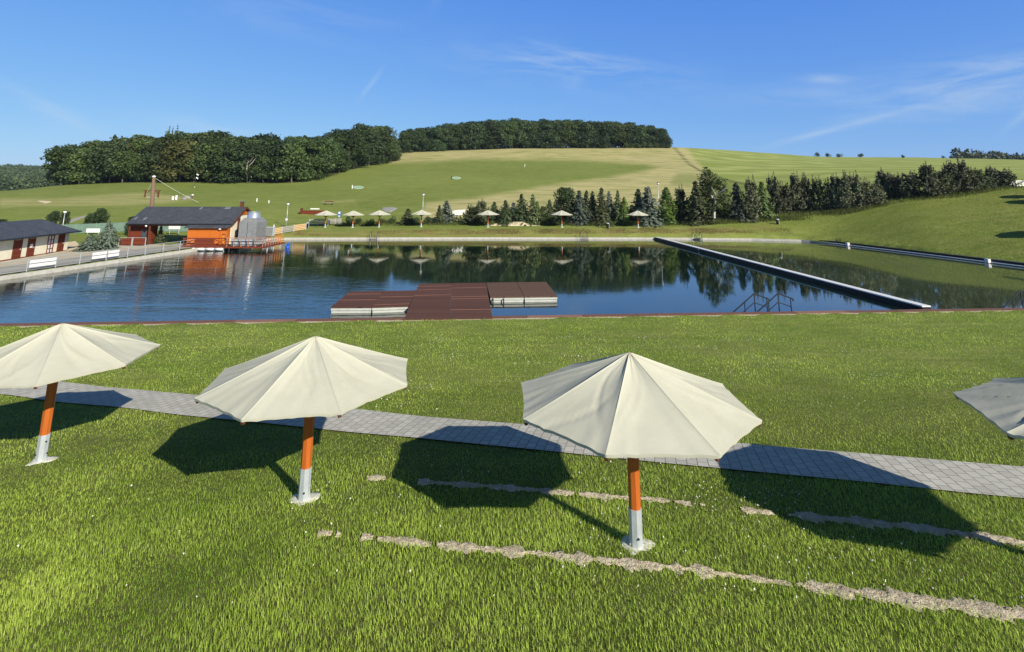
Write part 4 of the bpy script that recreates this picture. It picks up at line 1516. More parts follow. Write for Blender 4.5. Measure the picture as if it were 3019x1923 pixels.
# mast with white stay ropes behind the bar roof
Pm = at(442, 80.)
top = ony(453, 523, 80.)
t = thing('wooden_mast', Pm, 'tall brown wooden mast with white ropes rising behind the slate roof', 'mast')
h = top - Pm
add(MB().tube([(0, 0, -.3), (h[0], 0, h[2])], [.40, .22], 10), 'mast', 'mast_wood', t, True)
add(MB().lathe([(.24, 0), (.26, .12), (.12, .26)], 12, (h[0], 0, h[2])), 'cap', 'white_paint', t, True)
for dx, dy, dz in ((3.7, 1.5, -2.4), (-1.4, .8, -2.6), (-1.7, 1.8, -3.4)):
    n = 1.6 if dx > 0 else 1
    pts = [(h[0] + dx * q * n, dy * q * n, h[2] + dz * q * n + .5 * (q * q - q)) for q in np.linspace(0, 1, 8)]
    add(MB().tube(pts, .018 if dx > 0 else .018, 6), 'rope', 'rope', t)

# ------------------------------------------------------------------ fences and boards on the far side
def slat_fence(name, pts, label, cat, h, mats, n_slats=4, gap=.07, post=.1, postmat='galvanised', group=None):
    """pts: ground points of the posts"""
    b = pts[0]
    t = thing(name, b, label, cat, group)
    for p in pts:
        q = np.array(p) - b
        add(MB().box(q[0] - post / 2, q[0] + post / 2, q[1] - post / 2, q[1] + post / 2, q[2] - .2, q[2] + h + .06), 'post', postmat, t)
    for i in range(len(pts) - 1):
        a, c = np.array(pts[i]) - b, np.array(pts[i + 1]) - b
        mb = MB()
        sh = (h - .12) / n_slats
        for s in range(n_slats):
            zz = .12 + sh * (s + .5)
            d = (c - a) / np.linalg.norm(c - a) * (post / 2 + .005)
            mb.obox(a + d + (0, 0, zz), c - d + (0, 0, zz), .035, sh - gap)
        add(mb, 'panel', mats[i % len(mats)], t)
    return t
slat_fence('slatted_fence', [hit(u, v) for u, v in ((776, 699), (831, 690), (865, 684), (901, 679))], 'low slatted fence of pale orange and grey panels right of the terrace', 'fence', 1.15, ['pale_wood', 'grey_wood', 'pale_wood'])
slat_fence('slatted_fence', [at(u, y) for u, y in ((911, 94.8), (936, 95.6), (958, 96.3))], 'grey slatted fence in the shade behind the first small umbrella', 'fence', 1.15, ['grey_wood'])
slat_fence('slatted_fence', [at(u, y) for u, y in ((968, 96.6), (987, 97.2), (1004, 97.8))], 'pale grey slatted fence right of the first small umbrella', 'fence', 1.1, ['grey_wood', 'grey_wood'])
slat_fence('white_fence', [at(u, y) for u, y in ((1334, 106.), (1352, 106.6), (1370, 107.2))], 'white slatted fence seen between the conifers right of the blue-green spruce', 'fence', 1.15, ['white_paint'], postmat='white_paint')
slat_fence('white_fence', [at(u, y) for u, y in ((2922, 101.), (2946, 101.), (2970, 101.), (2998, 101.), (3024, 101.), (3050, 101.))], 'white slatted fence behind the last pines at the right edge', 'fence', 1.25, ['white_paint'], postmat='white_paint')
# green mesh fence behind the cream house
pts = [at(u, y) for u, y in ((-60, 76), (20, 77), (95, 78), (160, 79), (222, 80), (280, 81), (325, 82), (380, 83), (440, 84), (500, 85), (556, 86))]
t = thing('mesh_fence', pts[0], 'green mesh fence running behind the cream house and the blue spruce', 'fence')
for p in pts:
    q = p - pts[0]
    add(MB().tube([(q[0], q[1], q[2] - .2), (q[0], q[1], q[2] + 1.5)], .04, 6), 'post', 'green_net', t)
M['mesh_screen'] = varied('mesh_screen', (.10, .16, .13), (.17, .25, .20), 3, .8, .1)
for a, b in zip(pts[:-1], pts[1:]):
    a, b = a - pts[0], b - pts[0]
    add(MB().obox(a + (0, 0, .72), b + (0, 0, .72), .012, 1.36), 'panel', 'mesh_screen', t)
def board_sign(name, u0, u1, y, v0, v1, label, cat, mat='white_paint', legs=True, group=None, thick=.06):
    a, b = ony(u0, (v0 + v1) / 2, y), ony(u1, (v0 + v1) / 2, y)
    zt, zb = ony((u0 + u1) / 2, v0, y)[2], ony((u0 + u1) / 2, v1, y)[2]
    m = (a + b) / 2
    g = gz(m[0], m[1])
    t = thing(name, (m[0], m[1], g), label, cat, group)
    hw = (b[0] - a[0]) / 2
    add(MB().box(-hw, hw, -thick / 2, thick / 2, zb - g, zt - g), 'panel', mat, t)
    if legs:
        for s in (-1, 1):
            add(MB().box(s * hw * .8 - .04, s * hw * .8 + .04, thick / 2 + .002, thick / 2 + .06, -.2, zt - g - .1), 'leg', 'galvanised', t)
    return t
board_sign('banner_board', 254, 294, 79.5, 674, 686, 'blank white board on legs half hidden by the blue spruce', 'board')
board_sign('banner_board', 497, 531, 82., 663, 676, 'blank white board on legs seen through the open middle of the bar', 'board')
s = board_sign('notice_board', 890, 963, 107., 621, 638, 'low dark red wooden hoarding on the meadow with a white strip', 'hoarding', 'red_boards', True, None, .25)
add(MB().box(-.85, 1.0, -.16, -.128, height(925, 623.5, s.location) if False else 1.0, 1.22), 'white_strip', 'white_paint', s)
add(MB().box(-2.75, -2.55, -.5, .5, -.1, 1.25), 'end_wall', 'brown_wood', s)
for u, v0, v1, y, lab in ((508.5, 583, 595, 118., 'small white tee sign on the meadow, left of the two'), (518.5, 580, 594.5, 118., 'small white tee sign on the meadow, right of the two')):
    P = at(u, y)
    t = thing('tee_sign', P, lab, 'sign', 'tee signs above the bar roof')
    add(MB().box(-.22, .22, -.03, .03, .12, .95 + (.2 if u > 510 else 0)), 'panel', 'white_paint', t)
    add(MB().box(-.04, .04, .032, .09, -.1, .9), 'post', 'galvanised', t)
P = at(998, 97.5)
t = thing('road_sign', P, 'narrow blue and white road sign on a post behind the first two small umbrellas', 'sign')
add(MB().tube([(0, 0, -.2), (0, 0, 2.35)], .035, 8), 'post', 'galvanised', t)
pn = add(MB().box(-.24, .24, -.05, -.04, 1.35, 2.35), 'panel', 'sign_blue', t)
add(MB().box(-.17, .17, -.058, -.051, 1.9, 2.28), 'upper_field', 'white_paint', pn)
add(MB().box(-.17, .17, -.058, -.051, 1.42, 1.60), 'lower_field', 'white_paint', pn)
P = at(966, 95.5)
t = thing('bollard', P, 'white bollard standing right of the first small umbrella pole', 'bollard')
add(MB().lathe([(.15, -.1), (.15, .95), (.12, 1.03), (.03, 1.06)], 12), 'shaft', 'white_paint', t, True)
add(MB().lathe([(.20, -.1), (.20, .04), (.16, .06)], 12), 'foot', 'concrete', t, True)
P = at(793, 86.)
t = thing('equipment_cabinet', P + (0, 0, 0), 'pale grey cabinet standing behind the slatted fence next to the cooling tower', 'cabinet')
add(MB().box(-.75, .75, -.4, .4, .1, 1.5), 'casing', 'galvanised', t, bevel=.03)
add(MB().box(-.7, -.02, -.43, -.402, .2, 1.4), 'door', 'sheet_metal', t)
add(MB().box(.02, .7, -.43, -.402, .2, 1.4), 'door', 'sheet_metal', t)
add(MB().tube([(.62, 0, 1.5), (.62, 0, 1.85)], .07, 8), 'vent_pipe', 'white_paint', t)
def bin_(u, y, label):
    P = at(u, y)
    t = thing('litter_bin', P, label, 'litter bin', 'litter bins on the far bank')
    add(MB().lathe([(.19, .05), (.24, .75), (.25, .78)], 14), 'body', 'dark_metal', t, True)
    add(MB().lathe([(.27, .782), (.27, .84), (.16, .92), (.02, .93)], 14), 'lid', 'galvanised', t, True)
    add(MB().box(.26, .31, -.04, .04, -.1, .95), 'post', 'galvanised', t)
bin_(904.5, 92.5, 'small dark litter bin before the slatted fence on the far bank')
bin_(1791, 92.8, 'small dark litter bin on grass left of the last small umbrella')
bin_(2292, 92.5, 'small dark litter bin alone on grass below the right pines')

def lamp_post(u, v_top, y, label, box=False, head='white_paint'):
    P = at(u, y)
    h = height(u, v_top, P)
    t = thing('lamp_post', P, label, 'lamp post', 'lamp posts round the pool')
    add(MB().tube([(0, 0, -.2), (0, 0, h - .35)], [.06, .04], 8), 'pole', 'galvanised', t, True)
    add(MB().lathe([(.05, -.42), (.17, -.36), (.24, -.18), (.2, -.05)], 14, (0, 0, h)), 'globe', head, t, True)
    add(MB().lathe([(.25, -.05), (.2, .02), (.05, .06)], 14, (0, 0, h)), 'cap', 'dark_metal', t, True)
    if box:
        add(MB().box(-.16, .16, -.2, .02, h * .28, h * .28 + .36), 'box', 'white_paint', t, bevel=.03)
lamp_post(843, 598, 92.5, 'lamp post with white box on its pole left of the red hoarding', True)
lamp_post(1245, 571, 101., 'lamp post with white globe above the fourth small umbrella')
lamp_post(1944, 539, 104., 'lamp post half hidden behind the bright green thuja')
lamp_post(180, 621, 78., 'lamp post with white globe right above the cream house roof')

# ------------------------------------------------------------------ things on the meadow
P = at(446, 124.)
t = thing('timber_frame', P, 'brown timber frame like a goal standing on the meadow behind the mast', 'frame')
for s in (-1, 1):
    add(MB().box(s * 1.55 - .13, s * 1.55 + .13, -.13, .13, -.2, 1.45), 'post', 'brown_wood', t)
    add(MB().obox((s * 1.5, 0, .75), (s * .85, 0, 1.42), .1, .12), 'brace', 'brown_wood', t)
add(MB().obox((-2.0, 0, 1.56), (2.0, 0, 1.56), .28, .2), 'beam', 'brown_wood', t)
add(MB().obox((-1.45, .12, .06), (1.45, .12, .06), .06, .06), 'ground_bar', 'white_paint', t)
P = at(573, 158.)
t = thing('flag_pole', P, 'thin pole with two small white flags before the dark wood', 'flag pole')
add(MB().tube([(0, 0, -.2), (.12, 0, 4.0)], .06, 6), 'pole', 'dark_metal', t)
for z in (2.5, 3.55):
    mb = MB()
    V = [(.1 + .13 * i, .08 * math.sin(i * 1.3), z + .12 * math.sin(i) + j * .42) for j in (0, 1) for i in range(6)]
    mb.poly(V + [(a, b + .015, c) for a, b, c in V], [(i, i + 1, i + 7, i + 6) for i in range(5)] + [(i + 12, i + 18, i + 19, i + 13) for i in range(5)])
    add(mb, 'flag', 'white_paint', t)
add(MB().lathe([(.2, -.1), (.2, .1), (.05, .14)], 10), 'base', 'white_paint', t)
P = at(566, 121.)
t = thing('ball_washer', P, 'small post with a round white head beside grey boulders on the meadow', 'post')
add(MB().tube([(0, 0, -.1), (0, 0, .75)], .08, 8), 'post', 'brown_wood', t)
add(MB().lathe([(.1, .70), (.27, .85), (.24, 1.02), (.05, 1.08)], 12), 'head', 'white_paint', t, True)
for i, (u, y, s, lab) in enumerate(((543, 120., .55, 'dark boulder left of the round headed post on the meadow'), (552, 121.5, .75, 'larger grey boulder next to the round headed post on the meadow'))):
    P = at(u, y)
    mb = MB()
    n = 9
    for q, z in ((1., -.2), (1.05, .25), (.75, .7), (.25, .95)):
        pass
    mb.lathe([(s, -.1), (s * 1.08, s * .4), (s * .75, s * .85), (s * .2, s)], 9)
    mb.v = [(a * random.uniform(.85, 1.15), b * random.uniform(.85, 1.15), c * random.uniform(.9, 1.1)) for a, b, c in mb.v]
    o = add(mb, 'boulder', 'rock', loc=P)
    tag(o, lab, 'boulder', 'boulders on the meadow')
for u, v0, v1, y, lab in ((756.6, 588, 598, 120., 'short white stake on the meadow left of the lamp post'), (792, 592, 600, 119., 'shortest white stake on the meadow nearer the lamp post'),
                          (1547, 491, 500, 232., 'small white stake high on the green hillside'), (1838, 443, 451, 318., 'small dark stake on the dry crest below the hilltop wood')):
    P = at(u, y)
    h = max(.6, (v1 - v0) / F * y)
    t = thing('marker_stake', P, lab, 'stake', 'marker stakes on the slopes')
    add(MB().box(-.09, .09, -.09, .09, -.2, h - .05), 'stake', 'white_paint' if u < 1800 else 'brown_wood', t)
    add(MB().lathe([(.12, h - .048), (.12, h), (.03, h + .04)], 8), 'cap', 'plastic_float', t)
for u, v, y, lab in ((1055, 567, 152., 'green net screen lying on the slope with a white post, lower of two'), (1345, 531, 180., 'green net screen lying on the slope, upper and smaller of two')):
    P = at(u, y)
    t = thing('net_screen', P, lab, 'net screen', 'green net screens on the slope', .12)
    w = 1.5
    pts = [(w * math.cos(a), .25 + .45 * math.sin(a), .42 + .42 * math.sin(a)) for a in np.linspace(0, 2 * PI, 17)[:-1]]
    mb = MB().poly(pts + [(x, y_ + .04, z) for x, y_, z in pts], [tuple(range(16)), tuple(reversed(range(16, 32)))] + [(i, (i + 1) % 16, (i + 1) % 16 + 16, i + 16) for i in range(16)])
    add(mb, 'net', 'green_net', t)
    add(MB().tube(pts + [pts[0]], .05, 6), 'frame', 'plastic_float', t)
    add(MB().box(-w - .25, -w - .03, -.06, .06, -.2, 1.1), 'post', 'white_paint' if u < 1200 else 'dark_metal', t)
P = at(968, 119.5)
t = thing('bench', P, 'low dark bench with a pale seat alone on the meadow', 'bench', rz=.1)
add(MB().box(-1.0, 1.0, -.22, .22, .40, .47), 'seat', 'grey_wood', t)
add(MB().obox((-1.0, .26, .72), (1.0, .26, .72), .05, .22), 'backrest', 'brown_wood', t)
for s in (-.8, .8):
    add(MB().box(s - .05, s + .05, -.2, .28, -.1, .398), 'leg', 'dark_metal', t)
# sand bunker, gravel and sand patches
def ground_patch(name, poly, mat, lift=.05, n=24):
    pts = [hit(u, v) for u, v in poly]
    c = np.mean(pts, 0)
    V = [(c[0], c[1], gz(c[0], c[1]) + lift)]
    ring = densify([p[:2] for p in pts], .6)
    m = len(ring)
    for q in (.35, .7, 1.):
        for r_ in ring:
            p = c[:2] + (r_ - c[:2]) * q
            V.append((p[0], p[1], gz(p[0], p[1]) + (lift if q < 1 else .01)))
    fs = [(0, 1 + k, 1 + (k + 1) % m) for k in range(m)]
    for i in range(2):
        for k in range(m):
            k2 = (k + 1) % m
            fs.append((1 + i * m + k, 1 + (i + 1) * m + k, 1 + (i + 1) * m + k2, 1 + i * m + k2))
    me = bpy.data.meshes.new(name)
    me.from_pydata(V, [], fs)
    me.update()
    if sum(p.normal.z for p in me.polygons) < 0:
        me.flip_normals()
    return tag(link(name, me, mat, None), None, None, kind='structure')
ground_patch('sand_bunker', [(108, 592.5), (130, 593.5), (152, 595.5), (152, 596.5), (134, 600.5), (124, 598)], 'sand', .12)
ground_patch('gravel_patch', [(1126, 612), (1160, 612), (1172, 616), (1150, 627), (1128, 622)], 'gravel', .12)
ground_patch('gravel_path', [(250, 636), (256, 638), (210, 657), (188, 660), (205, 648)], 'gravel', .08)
def sand_heap():
    pts = [at(u, 95.6) for u in (1440, 1478, 1512, 1545, 1578, 1600)]
    mb = MB()
    A, B = pts[0], pts[-1]
    K, N = 9, 40
    V, fs = [], []
    for i in range(N):
        q = i / (N - 1)
        c = A + (B - A) * q
        hh = (.12 + .5 * math.exp(-((q - .60) / .12) ** 2) + .35 * math.exp(-((q - .42) / .1) ** 2) + .2 * math.exp(-((q - .1) / .1) ** 2)) * min(1, q * 8, (1 - q) * 8)
        for k in range(K):
            s = -1 + 2 * k / (K - 1)
            y = c[1] + s * 1.0
            V.append((c[0], y, gz(c[0], y) - .02 + hh * (1 - s * s) * random.uniform(.85, 1.15)))
    for i in range(N - 1):
        for k in range(K - 1):
            a = i * K + k
            fs.append((a, a + K, a + K + 1, a + 1))
    mb.v, mb.f = V, fs
    o = add(mb, 'sand_heap', 'sand', None, True)
    if sum(p.normal.z for p in o.data.polygons) < 0:
        o.data.flip_normals()
    tag(o, 'low heap of pale sand before the conifers between the fifth and sixth umbrellas', 'sand heap')
sand_heap()

# ------------------------------------------------------------------ trees: leaf-sized faces through the crown
def quads(C, N, size, aspect, r, up=None):
    """one small face per centre, roughly facing N; returns vertices and per-face data"""
    n = len(C)
    N = N / np.maximum(np.linalg.norm(N, axis=1, keepdims=True), 1e-6)
    if up is None:
        up = r.normal(size=(n, 3))
    A = np.cross(N, up)
    A /= np.maximum(np.linalg.norm(A, axis=1, keepdims=True), 1e-6)
    B = np.cross(N, A)
    s = size if hasattr(size, '__len__') else np.full(n, size)
    s = (s * r.uniform(.6, 1.35, n))[:, None]
    a, b = A * s * aspect, B * s
    V = np.stack([C - b, C + a * .9 - b * .1, C + b, C - a * .9 + b * .1], 1)
    return V.reshape(-1, 3)

def leaves_mesh(name, V, tint):
    n = len(V) // 4
    return np_mesh(name, V, np.arange(n * 4), np.full(n, 4), tint)

def blob_crown(r, blobs, per, size, flat=.0, aspect=.75, inner=.55):
    Vs, T = [], []
    for (x, y, z, rx, rz, tint) in blobs:
        k = max(12, int(per * rx * rz))
        d = r.normal(size=(k, 3))
        d /= np.linalg.norm(d, axis=1, keepdims=True)
        rad = r.uniform(inner, 1.06, k) ** .6
        lump = 1 + .20 * np.sin(d[:, 0] * 5 + x * 9) * np.sin(d[:, 1] * 5 + y * 7) + .14 * np.sin(d[:, 2] * 7 + z * 5)
        P = d * (rad * lump)[:, None] * np.array([rx, rx, rz]) + np.array([x, y, z])
        N = d * .8 + r.normal(size=(k, 3)) * .55 + np.array([0, 0, .35 + flat])
        Vs.append(quads(P, N, size, aspect, r))
        T.append(np.clip(tint + r.normal(0, .22, k), 0, 1))
    return np.concatenate(Vs), np.concatenate(T)

def trunk_mb(r, h, r0, limbs, lean=0.):
    mb = MB()
    pts = [(lean * q * q * h + .02 * math.sin(q * 7), .02 * math.cos(q * 5), h * q - .04 * (q == 0)) for q in np.linspace(0, 1, 7)]
    mb.tube(pts, [r0 * (1.25 if i == 0 else 1) * (1 - .8 * i / 6) for i in range(7)], 8)
    for _ in range(limbs):
        q = r.uniform(.35, .85)
        a = r.uniform(0, 2 * PI)
        L = h * r.uniform(.25, .42)
        p0 = Vector((lean * q * q * h, 0, h * q))
        p2 = p0 + Vector((math.cos(a) * L, math.sin(a) * L, L * r.uniform(.5, .9)))
        p1 = p0.lerp(p2, .5) + Vector((0, 0, -.06 * L))
        mb.tube([p0, p1, p2], [r0 * .4, r0 * .25, r0 * .08], 6)
    return mb

# unit trees: height 1, crown radius about .3-.45, scaled where they stand
def proto_broadleaf(seed, low=.02, wide=.40):
    r = np.random.default_rng(seed)
    blobs = []
    for i in range(34):
        q = r.uniform(0, 1) ** .9
        z = low + .10 + q * (.78 - low)
        prof = math.sin(PI * min(1., .20 + .76 * q)) ** .55
        a = r.uniform(0, 2 * PI)
        rr = wide * prof * r.uniform(.40, .95)
        s = r.uniform(.10, .165)
        blobs.append((math.cos(a) * rr, math.sin(a) * rr, z, s * 1.2, s * .82, r.uniform(.1, .9)))
    for i in range(6):
        a = r.uniform(0, 2 * PI)
        blobs.append((math.cos(a) * .13, math.sin(a) * .13, .84 + r.uniform(-.04, .07), .12, .09, r.uniform(.3, .9)))
    V, T = blob_crown(r, blobs, 6800, .026)
    return leaves_mesh('crown', V, T), trunk_mb(r, .72, .020, 7).mesh('trunk')

def proto_spruce(seed, wide=.30, tiers=20, droop=.28, dense=1.):
    r = np.random.default_rng(seed)
    C, N, T = [], [], []
    for t_ in range(tiers):
        q = t_ / (tiers - 1)
        z = .03 + .93 * q ** .95
        R = wide * (1 - q) ** .72 * r.uniform(.72, 1.2) + .016
        nb = int((15 - 8 * q) * dense) + 2
        off = r.uniform(0, 6.28)
        for b in range(nb):
            a = off + 2 * PI * b / nb + r.uniform(-.2, .2)
            L = R * r.uniform(.60, 1.2) * (1 + .22 * math.sin(a * 2 + q * 6 + seed))
            tb = r.uniform(.0, .9)
            k = max(3, int(L / .026 * dense))
            for j in range(k):
                s = (j + .7) / k
                x = L * s
                side = r.uniform(-1, 1) * .04 * (1 - s * .5)
                C.append((math.cos(a) * x - math.sin(a) * side, math.sin(a) * x + math.cos(a) * side, max(.01, z - droop * L * s * s + r.uniform(-.018, .014))))
                N.append((math.cos(a) * .9 + r.normal(0, .45), math.sin(a) * .9 + r.normal(0, .45), r.uniform(.1, .9)))
                T.append(np.clip(tb * .7 + s * .4 + r.normal(0, .12), 0, 1))
    for j in range(14):
        C.append((r.normal(0, .006), r.normal(0, .006), .92 + .006 * j))
        N.append((r.normal(), r.normal(), .2))
        T.append(.6)
    n = len(C)
    sz = np.full(n, .036)
    sz[-14:] = .022
    V = quads(np.array(C), np.array(N), sz, .62, r)
    return leaves_mesh('crown', V, np.array(T)), MB().tube([(0, 0, -.05), (0, 0, .55), (0, 0, .97)], [.018, .010, .002], 7).mesh('trunk')

def proto_pine(seed, wide=.42):
    r = np.random.default_rng(seed)
    C, N, T, U, S = [], [], [], [], []
    def put(c, n, u, t, s):
        C.append(c); N.append(n); U.append(u); T.append(t); S.append(s)
    for t_ in range(86):
        q = r.uniform(0, 1)
        z0 = .02 + .74 * q
        a = r.uniform(0, 2 * PI)
        L = wide * (1.02 - .62 * q) * r.uniform(.45, 1.08)
        rise = r.uniform(.15, .5) * L + .02
        tb = r.uniform(.05, .9)
        for j in range(13):
            s = .25 + .75 * (j + r.uniform(0, 1)) / 13
            for m in range(2):
                put((math.cos(a) * L * s + r.normal(0, .028), math.sin(a) * L * s + r.normal(0, .028), max(.02, z0 + rise * s * s + r.normal(0, .020))),
                    (math.cos(a) * .8 + r.normal(0, .6), math.sin(a) * .8 + r.normal(0, .6), r.normal(.35, .5)), (r.normal(0, .35), r.normal(0, .35), 1.), np.clip(tb + r.normal(0, .15), 0, 1), .042)
        for j in range(6):                               # upright candle at the tip
            put((math.cos(a) * L, math.sin(a) * L, z0 + rise + .013 * j), (r.normal(), r.normal(), .1), (.02, .02, 1.), .8, .030)
    for g in range(4):                                   # spires at the top
        gx, gy, gh = r.normal(0, .07), r.normal(0, .07), r.uniform(.84, 1.0) if g else 1.0
        for j in range(18):
            qq = j / 17
            put((gx * (1 - .3 * qq) + r.normal(0, .016 * (1.2 - qq)), gy + r.normal(0, .016 * (1.2 - qq)), gh - .24 + .235 * qq), (r.normal(), r.normal(), .1), (.05, .03, 1.), .55, .036 - .014 * qq)
    U = np.array(U)
    Nn = np.array(N)
    V = quads(np.array(C), Nn, np.array(S), .45, r, np.cross(U, Nn))
    return leaves_mesh('crown', V, np.array(T)), MB().tube([(0, 0, -.05), (.01, 0, .5), (0, 0, .9)], [.022, .014, .004], 7).mesh('trunk')

def proto_thuja(seed, wide=.20):
    r = np.random.default_rng(seed)
    k = 1500
    q = r.uniform(0, 1, k) ** 1.15
    a = r.uniform(0, 2 * PI, k)
    lump = 1 + .22 * np.sin(a * 3 + q * 9) + .15 * np.sin(a * 5 - q * 17)
    R = wide * (1 - q) ** .62 * (q + .12) ** .12 * lump * r.uniform(.72, 1.05, k)
    C = np.stack([np.cos(a) * R, np.sin(a) * R, .02 + .97 * q], 1)
    N = np.stack([np.cos(a), np.sin(a), np.full(k, .25)], 1) + r.normal(size=(k, 3)) * .4
    U = np.stack([np.cos(a) * .35, np.sin(a) * .35, np.ones(k)], 1) + r.normal(size=(k, 3)) * .2
    V = quads(C, N, .030, .5, r, np.cross(U, N))
    return leaves_mesh('crown', V, np.clip(.5 + .3 * np.sin(a * 3 + q * 9) + r.normal(0, .15, k), 0, 1)), MB().tube([(0, 0, -.05), (0, 0, .6)], [.016, .006], 6).mesh('trunk')

def proto_birch(seed):
    r = np.random.default_rng(seed)
    blobs = []
    for i in range(24):
        q = r.uniform(0, 1)
        z = .18 + .62 * q
        a = r.uniform(0, 2 * PI)
        rr = (.26 - .17 * q) * r.uniform(.6, 1.05)
        blobs.append((math.cos(a) * rr - .03, math.sin(a) * rr, z, r.uniform(.06, .10), r.uniform(.09, .15), r.uniform(.2, .9)))
    for q in np.linspace(0, 1, 7):
        blobs.append((-.07 + .03 * math.sin(q * 9), 0, .62 + .33 * q, .085 - .035 * q, .09, r.uniform(.3, .9)))
    for q in np.linspace(0, 1, 5):
        blobs.append((.13 + .04 * q, -.03, .70 - .42 * q, .085, .12, r.uniform(.4, .95)))
    V, T = blob_crown(r, blobs, 9500, .020, -.3, .6)
    mb = MB()
    mb.tube([(0, 0, -.05), (.01, -.02, .25), (.025, -.06, .46)], [.020, .017, .014], 8)
    mb.tube([(.025, -.06, .46), (.05, -.14, .54), (.115, -.22, .62)], [.012, .010, .005], 7)
    mb.tube([(.025, -.06, .46), (-.02, -.14, .54), (-.075, -.20, .63)], [.011, .008, .004], 7)
    mb.tube([(.02, -.05, .40), (-.05, -.15, .47)], [.008, .003], 6)
    mb.tube([(0, 0, .44), (-.05, 0, .7), (-.07, 0, .95)], [.011, .007, .002], 7)
    return leaves_mesh('crown', V, T), mb.mesh('trunk')

def proto_shrub(seed, n=9, wide=.5, size=.045):
    r = np.random.default_rng(seed)
    blobs = []
    for i in range(n):
        a = r.uniform(0, 2 * PI)
        rr = wide * r.uniform(0, .8)
        z = r.uniform(.2, .72) * (1 - .4 * rr / wide)
        blobs.append((math.cos(a) * rr, math.sin(a) * rr, z, r.uniform(.18, .28), r.uniform(.18, .30), r.uniform(.1, .9)))
    V, T = blob_crown(r, blobs, 1500, size)
    mb = MB()
    for k in range(3):
        a = r.uniform(0, 6.28)
        mb.tube([(0, 0, -.08), (.1 * math.cos(a), .1 * math.sin(a), .3), (.25 * math.cos(a), .25 * math.sin(a), .6)], [.03, .022, .006], 6)
    return leaves_mesh('crown', V, T), mb.mesh('trunk')

PROTO = {
    'broadleaf': [proto_broadleaf(100 + i, .0 + .02 * (i % 3), .36 + .05 * (i % 2)) for i in range(5)],
    'broadleaf_high': [proto_broadleaf(120 + i, .26, .40) for i in range(2)],
    'spruce': [proto_spruce(140 + i, .27 + .03 * (i % 2), 17 + 2 * (i % 3), .2 + .06 * (i % 3)) for i in range(6)],
    'fat_spruce': [proto_spruce(150, .55, 15, .20, 1.5)],
    'pine': [proto_pine(160 + i) for i in range(4)],
    'thuja': [proto_thuja(170 + i, .22) for i in range(2)],
    'birch': [proto_birch(180)],
    'shrub': [proto_shrub(190 + i) for i in range(4)],
}
HALF_W = {'broadleaf': .42, 'broadleaf_high': .42, 'spruce': .29, 'fat_spruce': .55, 'pine': .42, 'thuja': .20, 'birch': .30, 'shrub': .62}
_matted = {}
def with_mat(me, mat):
    key = (me.name, mat)
    if key not in _matted:
        m2 = me if not me.materials else me.copy()
        m2.materials.clear()
        m2.materials.append(M[mat])
        _matted[key] = m2
    return _matted[key]

def tree(name, kind, var, mat, P, h, w, label, cat, group=None, bark='bark', rz=None):
    """P: foot of the tree; h: height; w: crown width"""
    t = thing(name, P, label, cat, group, random.uniform(0, 6.28) if rz is None else rz)
    cm, tm = PROTO[kind][var % len(PROTO[kind])]
    sx = w / 2 / HALF_W[kind]
    t.scale = (sx, sx, h)
    for nm, me, mt in (('trunk', tm, bark), ('crown', cm, mat)):
        o = bpy.data.objects.new(nm, with_mat(me, mt))
        COL.objects.link(o)
        o.parent = t
    return t

